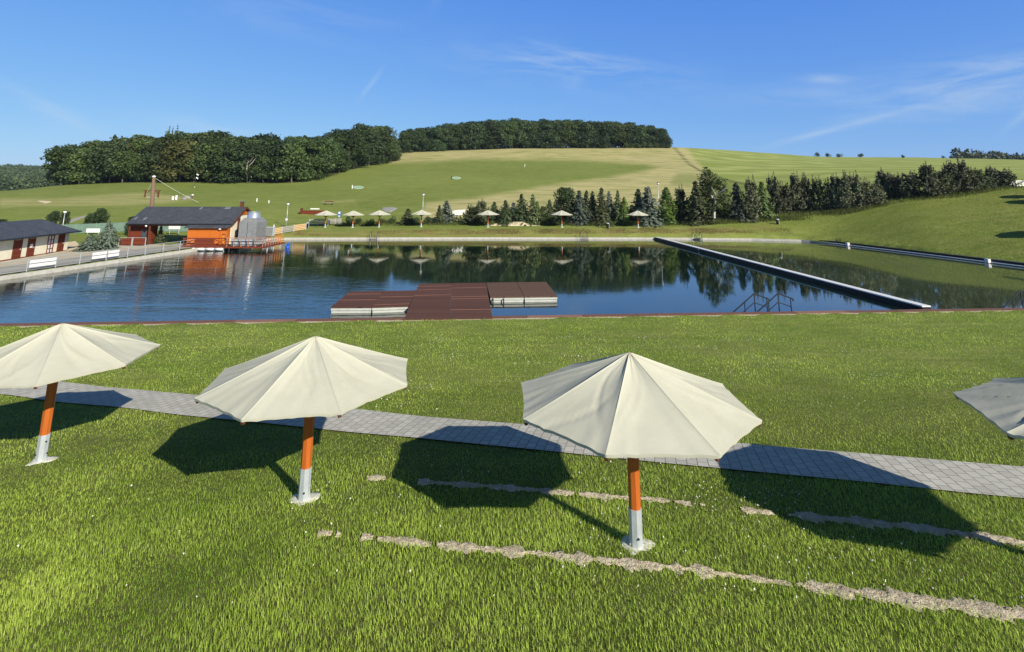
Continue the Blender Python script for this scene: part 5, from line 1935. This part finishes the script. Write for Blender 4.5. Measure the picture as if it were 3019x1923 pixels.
# --- conifers and shrubs along the far bank and up the right slope: (column, top row, foot row, width in px, kind, material, name, label)
HEDGE = [
    (1024, 631, 665, 34, 'shrub', 'spruce', 'juniper', 'dark spreading juniper under the second small umbrella'),
    (1058, 634, 665, 34, 'shrub', 'spruce', 'juniper', 'low juniper between the second and third small umbrellas'),
    (1090, 636, 665, 36, 'shrub', 'broadleaf', 'juniper', 'greener low juniper left of the third small umbrella'),
    (1127, 639, 664, 36, 'shrub', 'spruce', 'juniper', 'low dark juniper under the third small umbrella'),
    (1160, 632, 663, 38, 'shrub', 'broadleaf', 'juniper', 'pale green bush just right of the third small umbrella'),
    (1201, 614, 662, 30, 'spruce', 'spruce', 'spruce_tree', 'small green spruce left of the fourth small umbrella'),
    (1226, 630, 662, 32, 'shrub', 'spruce', 'juniper', 'dark low bush under the left rim of the fourth small umbrella'),
    (1264, 630, 661, 36, 'shrub', 'spruce', 'juniper', 'dark low bush right of the fourth small umbrella'),
    (1294, 604, 657, 22, 'spruce', 'spruce', 'spruce_tree', 'very thin spruce touching the grey-green one with layered branches'),
    (1315, 590, 655, 36, 'spruce', 'blue_spruce', 'spruce_tree', 'grey-green spruce with layered branches left of the white slatted fence'),
    (1392, 598, 657, 56, 'pine', 'spruce', 'pine_tree', 'dark rounded pine bush right of the white slatted fence'),
    (1420, 581, 656, 44, 'pine', 'pine', 'pine_tree', 'pine with upright pale shoots behind the fifth small umbrella'),
    (1456, 594, 657, 34, 'spruce', 'spruce', 'spruce_tree', 'green spruce just right of the fifth small umbrella'),
    (1490, 589, 660, 30, 'spruce', 'spruce', 'spruce_tree', 'dark spruce left of the short silvery blue one'),
    (1513, 596, 655, 34, 'spruce', 'blue_spruce', 'spruce_tree', 'short silvery blue spruce behind the sand heap'),
    (1537, 571, 655, 36, 'spruce', 'spruce', 'spruce_tree', 'tall narrow spruce above the sand heap, left of its dark neighbour'),
    (1571, 571, 656, 30, 'spruce', 'spruce', 'spruce_tree', 'slender spruce with spire top at the right end of the sand heap'),
    (1583, 592, 657, 26, 'thuja', 'thuja', 'thuja', 'small yellow-green thuja against the slender spire-topped spruce'),
    (1602, 606, 652, 24, 'broadleaf', 'broadleaf', 'young_tree', 'tiny broadleaf tree left of the sixth small umbrella'),
    (1620, 588, 652, 28, 'spruce', 'spruce', 'spruce_tree', 'small dark spruce behind the left rim of the sixth umbrella'),
    (1668, 549, 655, 66, 'broadleaf', 'broadleaf_deep', 'bushy_tree', 'broad round bushy tree behind the sixth small umbrella'),
    (1709, 560, 651, 36, 'spruce', 'blue_spruce', 'spruce_tree', 'pale blue spruce right of the round bushy tree'),
    (1730, 560, 652, 30, 'spruce', 'spruce', 'spruce_tree', 'dark thin spruce directly right of the pale blue one'),
    (1748, 562, 652, 28, 'spruce', 'spruce', 'spruce_tree', 'dark thin spruce left of the tallest club-topped one'),
    (1775, 553, 654, 38, 'spruce', 'spruce', 'spruce_tree', 'taller spruce with club-like top midway between sixth and last umbrellas'),
    (1797, 562, 650, 28, 'spruce', 'blue_spruce', 'spruce_tree', 'bluish narrow spruce right of the club-topped spruce'),
    (1823, 560, 651, 26, 'spruce', 'spruce', 'spruce_tree', 'thin dark spruce with bare spire tip above the lone litter bin'),
    (1842, 579, 652, 26, 'thuja', 'thuja', 'thuja', 'bright green thuja column left of the last small umbrella'),
    (1884, 555, 656, 42, 'spruce', 'spruce', 'spruce_tree', 'near-black spruce behind the last small umbrella'),
    (1914, 549, 658, 48, 'spruce', 'blue_spruce', 'spruce_tree', 'big blue-tinged spruce right of the last small umbrella'),
    (1968, 551, 661, 50, 'thuja', 'thuja', 'thuja', 'large bright green cone-shaped thuja, biggest of its kind'),
    (2010, 541, 655, 44, 'pine', 'spruce', 'pine_tree', 'dark pine between the large bright thuja and the birch group'),
    (2056, 533, 656, 48, 'spruce', 'spruce', 'spruce_tree', 'dark spruce leaning on the left side of the tall birch'),
    (2104, 494, 657, 118, 'birch', 'birch', 'birch_tree', 'tall drooping birch with white forked trunk, highest tree of the hedge'),
    (2176, 538, 652, 44, 'spruce', 'blue_spruce', 'spruce_tree', 'dark blue-topped spruce in the gap right of the birch'),
    (2220, 511, 648, 52, 'pine', 'pine', 'pine_tree', 'tall pine with green lower branches right of the birch gap'),
    (2253, 534, 645, 38, 'spruce', 'broadleaf', 'spruce_tree', 'fresh green spruce tucked among the first pines'),
    (2284, 505, 632, 46, 'pine', 'pine', 'pine_tree', 'pine with splayed bare top at the left end of the dark row'),
    (2316, 528, 630, 42, 'pine', 'pine', 'pine_tree', 'lower pine second in the dark row on the right slope'),
    (2353, 500, 626, 54, 'pine', 'pine', 'pine_tree', 'broad pine with many shoots third in the dark row'),
    (2380, 504, 625, 42, 'pine', 'pine', 'pine_tree', 'pine with single blunt shoot fourth in the dark row'),
    (2415, 514, 624, 48, 'pine', 'spruce', 'pine_tree', 'darker low-topped pine in the middle of the dark row'),
    (2450, 521, 622, 44, 'pine', 'pine', 'pine_tree', 'lowest-topped pine in the middle of the dark row'),
    (2470, 504, 621, 44, 'pine', 'pine', 'pine_tree', 'pine with forked top right of the dark row middle'),
    (2496, 497, 620, 50, 'pine', 'pine', 'pine_tree', 'tallest pine of the dark row left of the dip'),
    (2526, 500, 614, 48, 'pine', 'pine', 'pine_tree', 'pine with dark leaning top right of the tallest in the row'),
    (2556, 522, 609, 46, 'pine', 'pine', 'pine_tree', 'pine sloping down to the right before the dip'),
    (2588, 532, 604, 50, 'pine', 'pine', 'pine_tree', 'short pine at the dip between the two dark rows'),
    (2614, 492, 584, 54, 'pine', 'pine', 'pine_tree', 'pine with spread side limb starting the upper row'),
    (2645, 507, 583, 50, 'pine', 'pine', 'pine_tree', 'low pine second in the upper row'),
    (2690, 499, 584, 58, 'pine', 'pine', 'pine_tree', 'broad pine with pointed middle in the upper row'),
    (2742, 472, 582, 58, 'pine', 'pine', 'pine_tree', 'tall twin-topped pine in the upper row'),
    (2782, 488, 577, 54, 'pine', 'spruce', 'pine_tree', 'round-topped dark pine in the upper row'),
    (2810, 467, 571, 50, 'pine', 'pine', 'pine_tree', 'tall pine left of the highest one in the upper row'),
    (2843, 463, 568, 62, 'pine', 'pine', 'pine_tree', 'highest pine of the upper row with clubbed top against the field'),
    (2881, 490, 564, 56, 'pine', 'spruce', 'pine_tree', 'dark rounded pine right of the highest in the upper row'),
    (2906, 503, 560, 46, 'pine', 'spruce', 'pine_tree', 'low dark pine before the gap in the upper row'),
    (2926, 484, 556, 40, 'pine', 'pine', 'pine_tree', 'slim airy pine left of the white fence at the right'),
    (2966, 492, 555, 62, 'pine', 'pine', 'pine_tree', 'last wide pine in front of the white fence at the right'),
]
for i, (u, vt, vb, wpx, kind, mat, nm, lab) in enumerate(HEDGE):
    P = hit(u, vb, 80)
    if P is None or P[1] > 108:
        P = at(u, 98.5)
    if u < 2250:
        P = at(u, 97.6 + 1.4 * math.sin(i * 2.3))
    h = height(u, vt, P)
    w = wpx / F * P[1] * {'spruce': 1.9, 'pine': 1.35, 'thuja': 1.25, 'birch': 1.05}.get(kind, 1.15)
    tree(nm, kind, i, mat, P - (0, 0, .08), h, w, lab, 'tree' if kind not in ('shrub',) else 'shrub', 'trees and bushes in the far hedge',
         'birch_bark' if kind == 'birch' else 'bark', 0. if kind == 'birch' else None)

for i in range(30):                                      # undergrowth that closes the gaps
    u = 1395 + i * 29.5 + random.uniform(-6, 6)
    P = at(u, 100.5 + random.uniform(-.8, 1.2))
    sh = random.uniform(2.2, 4.2) * (.85 if u < 1700 else 1.25)
    tree('bush', 'shrub', i, ['spruce', 'broadleaf_deep', 'broadleaf'][i % 3], P - (0, 0, .1), sh, sh * 1.25,
         'dark bush filling the gaps low down behind the conifers of the far hedge', 'shrub', 'undergrowth of the far hedge')

# garden trees on the left bank
P = at(313, 66.2)
tree('spruce_tree', 'fat_spruce', 0, 'blue_spruce', P, height(313, 650, P), 3.4, 'silvery blue spruce beside the walk left of the pool bar, upright part', 'tree', 'blue spruces by the walk')
P = at(262, 64.8)
tree('spruce_tree', 'fat_spruce', 0, 'blue_spruce', P, height(262, 690, P), 3.7, 'low spreading blue spruce at the foot of the upright one', 'tree', 'blue spruces by the walk')
for u, vt, y, w, lab in ((154, 618, 82., 2.0, 'small dark tree left of the lamp behind the cream house'), (186, 621, 82.5, 1.4, 'narrow dark tree right beside the lamp behind the cream house'),
                         (264, 624, 83., 1.9, 'left of the two dark young trees above the white board'), (292, 612, 83., 2.4, 'right and taller of two dark young trees above the white board'), (383, 637, 79.5, 1.6, 'small dark bush left of the bar roof')):
    P = at(u, y)
    tree('young_tree', 'broadleaf', int(u), 'broadleaf_deep', P, height(u, vt, P), w, lab, 'tree', 'young trees behind the left bank')
P = at(-6, 80)
tree('young_tree', 'broadleaf', 1, 'broadleaf_deep', P, height(-6, 645, P), 2., 'dark young tree cut by the left edge above the cream house', 'tree', 'young trees behind the left bank')
P = np.array([-50.0, 76.3, gz(-50., 76.3)])
P = ony(470, 708, 73.0)
P[2] = gz(P[0], P[1])
tree('spruce_tree', 'spruce', 1, 'spruce', P, height(470, 664, P), 1.5, 'small black-looking spruce seen in the open middle of the bar', 'tree')

# --- the wood on the left: front row along the edge, then two rows uphill that make the skyline
SKY_L = [(120, 465), (135, 450), (165, 435), (190, 422), (240, 420), (270, 413), (300, 405), (318, 393), (345, 408), (370, 402), (400, 400), (420, 384), (445, 395), (470, 388), (490, 366), (505, 364), (520, 384), (545, 383), (570, 380),
         (612, 370), (645, 385), (690, 399), (720, 397), (790, 392), (820, 398), (836, 412), (850, 391), (885, 386), (905, 394), (946, 384), (985, 386), (1040, 375), (1085, 359), (1130, 370), (1150, 390), (1170, 405)]
SPECIAL = {0: ('broadleaf_high', 'broadleaf', 'pale_bark', 'leftmost tree of the left wood, wide crown over pale twin trunks'),
           9: ('broadleaf', 'broadleaf_olive', 'bark', 'yellow-green tree in the front of the left wood, left of its centre'),
           10: ('broadleaf', 'broadleaf_olive', 'bark', 'yellowish olive tree beside the yellow-green one in the left wood'),
           14: ('broadleaf_high', 'broadleaf_deep', 'pale_bark', 'front tree of the left wood with a pale trunk and bare pale limbs'),
           24: ('broadleaf', 'broadleaf', 'bark', 'rightmost front tree of the left wood, highest up the slope')}
front = np.concatenate([np.linspace(152, 860, 18), [905, 955, 1000, 1045, 1085, 1122, 1152]])
gen_lab = 'dark green leafy tree in the crowded front edge of the left wood'
for i, u in enumerate(front):
    y = float(np.interp(u, [w[0] for w in WOOD_EDGE], [w[1] for w in WOOD_EDGE])) + random.uniform(2.5, 5)
    P = at(u + (24 if i == 0 else 0), y)
    vt = np.interp(u, [s[0] for s in SKY_L], [s[1] for s in SKY_L]) + random.uniform(14, 72)
    h = max(8., height(u, vt, P))
    kind, mat, bark, lab = SPECIAL.get(i, ('broadleaf', ['broadleaf', 'broadleaf_deep', 'broadleaf'][i % 3], 'bark', gen_lab))
    if i == 0:
        h = height(u + 10, 428, P)
    if i != 0 and i != 14:
        P, h = P - (0, 0, .7), h + .7
    tree('broadleaf_tree', kind, i, mat, P, h, h * random.uniform(.85, 1.05) if i not in (0,) else h * .95, lab, 'tree', 'trees of the left wood', bark)
    if i == 14:
        o = COL.objects
        mb = MB()
        fx = -2.6
        mb.tube([(0, fx, h * .22), (.3, fx - .6, h * .42), (.4, fx - .4, h * .62), (.9, fx - .2, h * .8)], [.32, .25, .16, .04], 7)
        mb.tube([(.3, fx - .6, h * .42), (1.6, fx - .5, h * .56), (2.6, fx - .2, h * .72)], [.2, .14, .04], 7)
        mb.tube([(.2, fx - .4, h * .36), (1.8, fx - .8, h * .46), (3.2, fx - .6, h * .62)], [.18, .12, .03], 7)
        mb.tube([(.35, fx - .5, h * .5), (-.6, fx - .5, h * .62), (-.9, fx - .3, h * .72)], [.14, .1, .03], 7)
        ro = list(o)[-3]
        lb = add(mb, 'bare_limbs', 'pale_bark')
        tr = [q for q in o if q.get('label') == lab][0]
        tr.rotation_euler[2] = 0
        lb.parent = tr
        lb.scale = (1 / tr.scale[0], 1 / tr.scale[1], 1 / tr.scale[2])
rows = [(12., 30, 'tree whose crown shows between front and skyline of the left wood', 18), (26., 34, 'tree forming the skyline of the left wood', 0)]
for dy, n, lab, drop in rows:
    for i, u in enumerate(np.linspace(188 if drop else 205, 1150, n)):
        y = float(np.interp(u, [w[0] for w in WOOD_EDGE], [w[1] for w in WOOD_EDGE])) + dy + random.uniform(-2, 2)
        P = at(u, y)
        vt = np.interp(u, [s[0] for s in SKY_L], [s[1] for s in SKY_L]) + (drop + random.uniform(-4, 26) if drop else random.uniform(-6, 13))
        h = max(9., height(u, vt, P))
        mat = ['broadleaf_deep', 'broadleaf', 'broadleaf_deep', 'broadleaf'][i % 4]
        l2 = lab
        k2 = 'broadleaf'
        if not drop and abs(u - 318) < 15:
            k2, mat, l2 = 'spruce', 'spruce', 'pointed dark spruce tip on the skyline of the left wood, left part'
        elif drop and abs(u - 400) < 17:
            mat, l2 = 'broadleaf_rust', 'brownish flat-topped tree near the skyline of the left wood'
        elif not drop and abs(u - 497) < 15:
            k2, mat, l2 = 'pine', 'broadleaf_deep', 'ragged feathery topped tree standing highest on the left skyline'
        elif drop and abs(u - 555) < 17:
            mat, l2 = 'broadleaf_olive', 'olive tree behind the yellow-green pair of the left wood'
        tree('broadleaf_tree' if k2 == 'broadleaf' else ('spruce_tree' if k2 == 'spruce' else 'pine_tree'), k2, i + 3, mat, P, h, h * random.uniform(.75, .95) if k2 == 'broadleaf' else h * .5, l2, 'tree', 'trees of the left wood')

# --- the wood on the hilltop
SKY_H = [(1180, 388), (1190, 378), (1215, 374), (1250, 373), (1290, 367), (1340, 362), (1400, 355), (1440, 352), (1515, 348), (1600, 350), (1700, 350), (1800, 356), (1880, 362), (1930, 369), (1955, 378), (1975, 398)]
for row, (dy, n, dv) in enumerate(((3., 25, 7.), (10., 25, 3.), (19., 25, 0.))):
    for i, u in enumerate(np.linspace(1192 + row * 5, 1958 - row * 4, n)):
        y = 322 + dy + random.uniform(-1.5, 1.5)
        P = at(u, y)
        vt = np.interp(u, [s[0] for s in SKY_H], [s[1] for s in SKY_H]) + dv + random.uniform(-2, 4)
        h = max(8., height(u, vt, P))
        lab = 'dark green tree in the dense even-topped wood on the hilltop'
        if row == 0 and i == 0:
            lab = 'leftmost tree of the hilltop wood, slightly apart with open crown'
        if row == 0 and i == n - 1:
            lab = 'rightmost rounded tree ending the hilltop wood'
        P, h = P - (0, 0, 2.2), h + 2.2
        tree('broadleaf_tree', 'broadleaf', i + row, 'broadleaf_deep' if (i * 7 + row * 3) % 5 else 'broadleaf', P, h, h * random.uniform(.72, .85), lab, 'tree', 'trees of the hilltop wood')
for i, u in enumerate(np.linspace(1845, 1972, 8)):
    P = at(u, 320.5)
    tree('shrub', 'shrub', i, 'broadleaf', P, height(u, 419 if u < 1960 else 424, P), 6., 'green shrub in the low hedge at the right foot of the hilltop wood', 'shrub', 'hedge at the foot of the hilltop wood')
for i, u in enumerate((1172, 1190, 1212, 1290, 1310)):
    P = at(u, 318 if u > 1180 else 284)
    tree('shrub', 'shrub', i, 'broadleaf_rust' if i == 0 else 'broadleaf', P, height(u, 437 - (10 if i == 0 else 0), P), 5., 'brownish shrub in the gap between the two woods' if i == 0 else 'low shrub at the left foot of the hilltop wood', 'shrub', 'hedge at the foot of the hilltop wood')
for i, (u, v, lab) in enumerate(((2409, 463, 'first small round bush from the left on the bare right ridge'), (2441, 465, 'second small round bush from the left on the bare right ridge'),
                                 (2474, 465, 'third small round bush from the left on the bare right ridge'), (2538, 465, 'fourth small bush on the right ridge, alone after a gap'),
                                 (2660, 462, 'small bush on the ridge above the upper pine row'), (2782, 462, 'low flat bush on the ridge left of the far wood'), (2806, 458, 'twin small bush on the ridge nearest the far wood'))):
    P = at(u, 352.)
    hh = max(1.6, (3.4 if i < 4 else 2.4))
    tree('shrub', 'shrub', i, 'broadleaf_deep', P, hh, hh * 1.5, lab, 'shrub', 'bushes on the right ridge')

# --- far woods that read as one mass
def far_wood(name, spots, hgt, label):
    r = np.random.default_rng(5)
    Vs, T = [], []
    for x, y in spots:
        h = hgt * r.uniform(.75, 1.2)
        z = gz(x, y)
        k = 70
        q = r.uniform(0, 1, k)
        a = r.uniform(0, 2 * PI, k)
        R = h * .34 * np.sin(PI * np.clip(.14 + .8 * q, 0, 1)) ** .7 * r.uniform(.7, 1.1, k)
        C = np.stack([x + np.cos(a) * R, y + np.sin(a) * R, z + h * (.05 + .95 * q)], 1)
        N = np.stack([np.cos(a), np.sin(a), np.full(k, .6)], 1) + r.normal(size=(k, 3)) * .5
        Vs.append(quads(C, N, h * .085, .8, r))
        T.append(np.clip(r.uniform(.1, .8) + r.normal(0, .15, k), 0, 1))
    me = leaves_mesh(name, np.concatenate(Vs), np.concatenate(T))
    o = link(name, me, 'far_wood')
    tag(o, label, 'wood', kind='stuff')
r = np.random.default_rng(11)
spots = []
for u in np.arange(-120, 215, 3.4):
    for y in (455, 480, 510, 545, 580, 620, 665, 710, 760, 820, 880, 930):
        P = at(u + r.uniform(-4, 4), y + r.uniform(-12, 12))
        spots.append((P[0], P[1]))
far_wood('distant_wood', spots, 10., 'bluish wooded hill in the distance at the far left')
spots = []
for u in np.arange(2826, 3200, 6.):
    for y in (520, 545, 575):
        P = at(u + r.uniform(-3, 3), y)
        spots.append((P[0], P[1]))
far_wood('distant_wood', spots, 15., 'dark line of distant wood on the ridge at the far right')

# ------------------------------------------------------------------ grass blades on the near lawn
def blades_mesh(name, X, Y, H, Wd, lean, az, tint, two=True):
    n = len(X)
    Z = ground_z(X, Y)
    face = az + PI / 2
    ca, sa = np.cos(face) * Wd / 2, np.sin(face) * Wd / 2
    lx_, ly_ = np.cos(az) * lean, np.sin(az) * lean
    B = np.stack([X, Y, Z - .006], 1)
    off = np.stack([ca, sa, np.zeros(n)], 1)
    mid = B + np.stack([lx_ * .3 * H, ly_ * .3 * H, .58 * H], 1)
    tip = B + np.stack([lx_ * H, ly_ * H, H * np.sqrt(np.maximum(.2, 1 - (lean * .8) ** 2))], 1)
    i0 = np.arange(n)
    if two:
        V = np.stack([B - off, B + off, mid + off * .8, mid - off * .8, tip], 1).reshape(-1, 3)
        b = i0 * 5
        loops = np.stack([b, b + 1, b + 2, b + 3, b + 3, b + 2, b + 4], 1).ravel()
        sizes = np.tile([4, 3], n)
        t = np.repeat(tint, 2)
    else:
        V = np.stack([B - off, B + off, tip], 1).reshape(-1, 3)
        b = i0 * 3
        loops = np.stack([b, b + 1, b + 2], 1).ravel()
        sizes = np.full(n, 3)
        t = tint
    return np_mesh(name, V, loops, sizes, np.clip(t, 0, 1))

def lawn_ok(X, Y):
    ok = Y < y_edge(X) - .56
    pm = 13.75 - .262 * (X - 1.73) + .0012 * (X + 2) ** 2 * np.where(X < -2, 1, .6)
    ok &= np.abs(Y - pm) > PATH_HW * 1.035 + .035 * np.sin(X * 5.3) + .03 * np.sin(X * 13.7)
    for lid, line in ((1, S1), (2, S2)):
        m = (X > line[0][0] - .3) & (X < line[-1][0]) & ok
        idx = np.nonzero(m)[0]
        yc = np.interp(X[idx], [p[0] for p in line], [p[1] for p in line])
        near = np.abs(Y[idx] - yc) < .3
        for k in idx[near]:
            if abs(Y[k] - strip_y(line, X[k])) < strip_w(lid, X[k]) * rng.uniform(.35, 1.1) and rng.random() < .97:
                ok[k] = False
    for ux, uy, *_ in UMB:
        ok &= np.hypot(X - ux, Y - uy) > .12 + .13 * rng.random(len(X))
    return ok

def scatter(n, y0, y1, f0, f1):
    Y = np.sqrt(rng.uniform(y0 * y0, y1 * y1, n))
    keep = rng.random(n) < np.clip((Y - y0) / max(f0, 1e-6), 0, 1) * np.clip((y1 - Y) / max(f1, 1e-6), 0, 1)
    Y = Y[keep]
    n = len(Y)
    X = rng.uniform(-1, 1, n) * (Y * 1.16 + 1.5)
    k = lawn_ok(X, Y)
    return X[k], Y[k]

def grass_layer(name, n, y0, y1, f0, f1, hr, wr, two):
    X, Y = scatter(n, y0, y1, f0, f1)
    k = len(X)
    p1 = _vn(X, Y, 1.7) + .6 * _vn(X + 40, Y, .6)
    p2 = _vn(X + 9, Y - 5, 4.1)
    lush = np.clip(.5 + p1 * .9, 0, 1)
    front = np.clip((11.0 - Y) / 5, 0, 1)
    H = rng.uniform(hr[0], hr[1], k) * (.7 + .6 * lush) * (1 + .35 * front)
    Wd = rng.uniform(wr[0], wr[1], k)
    lean = np.abs(rng.normal(.35, .28, k)).clip(0, 1.05)
    az = rng.uniform(0, 2 * PI, k)
    cl = np.clip((_vn(X + 3, Y * 1.4, .9) + .5 * _vn(X, Y, 3.3) - .22) * 4, 0, 1)      # darker clover patches
    H = H * (1 - .25 * cl)
    tint = .46 + p1 * .40 + p2 * .45 - .30 * cl + rng.normal(0, .20, k) + .24 * front + (rng.random(k) < .04) * .5
    me = blades_mesh(name, X, Y, H, Wd, lean, az, tint, two)
    return tag(link(name, me, 'blade'), 'short mown lawn grass in front of the pool', 'grass', kind='stuff')

grass_layer('grass', 380000, 6.0, 14.0, 0, 4.5, (.035, .072), (.005, .0095), True)
grass_layer('grass', 300000, 9.5, 23.0, 4.5, 6, (.035, .065), (.009, .015), False)
grass_layer('grass', 190000, 16.0, 37.0, 6, 0, (.040, .065), (.018, .030), False)

def dry_wisps():
    X, Y = scatter(60000, 6.0, 15.0, 0, 4)
    k = rng.random(len(X)) < np.clip((_vn(X + 7, Y + 2, 1.5) + .5 * _vn(X, Y + 9, .5) - .10) * 1.6, 0.03, .9) * np.clip((12.5 - Y) / 5, .12, 1)
    X, Y = X[k], Y[k]
    k = len(X)
    me = blades_mesh('dry_grass', X, Y, rng.uniform(.03, .075, k), rng.uniform(.004, .008, k), np.abs(rng.normal(.6, .3, k)).clip(0, 1.1), rng.uniform(0, 6.28, k), .75 + rng.normal(0, .2, k), True)
    tag(link('dry_grass', me, 'dry_blade'), 'pale dry wisps among the near lawn grass', 'grass', kind='stuff')

def bank_lawn():
    n = 150000
    tq = rng.uniform(.42, 1.35, n)
    Y = np.sqrt(rng.uniform(48 ** 2, 99 ** 2, n))
    X = tq * Y
    ok = ~inside(X, Y, POOL) & (poly_dist(X, Y, POOL) > .6)
    X, Y = X[ok], Y[ok]
    k = len(X)
    p = _vn(X * .22, Y, 1.3) * .8 + _vn(X, Y, 6.) * .6 + .12
    me = blades_mesh('grass', X, Y, rng.uniform(.05, .11, k), rng.uniform(.05, .09, k), np.abs(rng.normal(.4, .3, k)).clip(0, 1), rng.uniform(0, 6.28, k), .74 + p * .6 + rng.normal(0, .18, k), False)
    tag(link('grass', me, 'blade'), 'short lawn grass on the slope right of the small pool', 'grass', kind='stuff')
bank_lawn()

# ragged tall grass at the foot of the hedge and dry weeds on the far bank
def tall():
    xs, ys, hs, ws, ts = [], [], [], [], []
    n = 26000
    X = rng.uniform(-34, 62, n)
    Y = rng.uniform(94.8, 98.6, n) + np.interp(X, [-34, 40, 62], [0, 0, -3])
    dens = np.clip(.55 + _vn(X, Y * 2, 5.) * 1.2 + (Y - 96) * .15, 0, 1) * np.where(X < -4, .35, 1)
    k = rng.random(n) < dens
    X, Y = X[k], Y[k]
    xs.append(X); ys.append(Y)
    hs.append(rng.uniform(.25, .85, len(X))); ws.append(rng.uniform(.04, .08, len(X))); ts.append(.35 + _vn(X, Y, 4.) * .6 + rng.normal(0, .15, len(X)))
    for (u, vt, vb, *_r) in HEDGE:
        if u > 2180:
            P = hit(u, vb, 80)
            m = 420
            X = P[0] + rng.normal(0, 2.0, m)
            Y = P[1] + rng.uniform(-2.6, 1.2, m)
            xs.append(X); ys.append(Y)
            hs.append(rng.uniform(.25, .8, m)); ws.append(rng.uniform(.04, .08, m)); ts.append(.35 + _vn(X, Y, 4.) * .6 + rng.normal(0, .15, m))
    X, Y = np.concatenate(xs), np.concatenate(ys)
    k = len(X)
    me = blades_mesh('tall_grass', X, Y, np.concatenate(hs), np.concatenate(ws), np.abs(rng.normal(.3, .25, k)).clip(0, 1), rng.uniform(0, 6.28, k), np.concatenate(ts), False)
    tag(link('tall_grass', me, 'tall_blade'), 'ragged tall grass along the foot of the far hedge', 'grass', kind='stuff')
    n = 24000
    X = rng.uniform(-36, 47, n)
    Y = np.interp(X, [-37, -5, 24, 40, 47], [86.6, 89.2, 90.3, 89.4, 87.6]) + rng.uniform(.25, 2.6, n)
    k = rng.random(n) < np.clip(.5 + _vn(X, Y * 2, 3.) * 1.4, 0, 1)
    X, Y = X[k], Y[k]
    m = len(X)
    me = blades_mesh('bank_weeds', X, Y, rng.uniform(.08, .36, m), rng.uniform(.03, .06, m), np.abs(rng.normal(.4, .3, m)).clip(0, 1), rng.uniform(0, 6.28, m), .55 + _vn(X, Y, 2.) * .7 + rng.normal(0, .2, m), False)
    tag(link('bank_weeds', me, 'dry_blade'), 'dry brownish weeds on the far bank above the pool wall', 'weeds', kind='stuff')
leaf_mat('dry_blade', (.12, .105, .030), (.36, .29, .13), .2, .7, .1, clump=.6)
tall()
dry_wisps()

# white clover heads in the lawn
def clover():
    n = 650
    cx = rng.uniform(-2, 9, n)
    cy = rng.uniform(8.2, 12.6, n) - (cx - 3) * .12
    keep = rng.random(n) < np.clip(.35 + _vn(cx, cy, 1.1) * 1.6, 0, 1)
    X1, Y1 = cx[keep], cy[keep]
    c = [(rng.uniform(-6, 16), rng.uniform(16, 27)) for _ in range(26)]
    X2 = np.concatenate([a + rng.normal(0, .5, 16) for a, b in c])
    Y2 = np.concatenate([b + rng.normal(0, .35, 16) for a, b in c])
    X3, Y3 = rng.uniform(-8, 0, 40), rng.uniform(8, 12, 40)
    X, Y = np.concatenate([X1, X2, X3]), np.concatenate([Y1, Y2, Y3])
    k = lawn_ok(X, Y)
    X, Y = X[k], Y[k]
    S = np.where(Y < 14, rng.uniform(.009, .015, len(X)), rng.uniform(.010, .018, len(X)))
    C = np.stack([X, Y, ground_z(X, Y) + rng.uniform(.05, .085, len(X))], 1)
    V = []
    for d in ((0, 0, 1), (1, -1, .2), (-1, -1, .2)):
        V.append(quads(C, np.tile(np.array(d, float), (len(X), 1)) + rng.normal(0, .2, (len(X), 3)), S, 1., rng))
    V = np.concatenate(V)
    me = leaves_mesh('clover_flowers', V, np.full(len(V) // 4, .5))
    M['clover'] = varied('clover', (.62, .62, .52), (.80, .80, .72), 30, .8, .1)
    tag(link('clover_flowers', me, 'clover'), 'scattered white clover heads in the lawn', 'flowers', kind='stuff')
clover()

# ------------------------------------------------------------------ air between here and the far woods
def haze():
    mb = MB().box(-1560, 1560, -1560, 1560, -6, 74)
    m = bpy.data.materials.new('haze')
    m.use_nodes = True
    nt = m.node_tree
    nt.nodes.clear()
    out = nt.nodes.new('ShaderNodeOutputMaterial')
    v = nt.nodes.new('ShaderNodeVolumePrincipled')
    v.inputs['Color'].default_value = (.62, .80, 1., 1)
    v.inputs['Density'].default_value = HAZE
    v.inputs['Anisotropy'].default_value = 0.
    nt.links.new(v.outputs[0], out.inputs['Volume'])
    M['haze'] = m
    o = add(mb, 'haze', 'haze')
    tag(o, 'thin pale blue haze in the air towards the distant woods', 'haze', kind='stuff')
HAZE = .00008
haze()
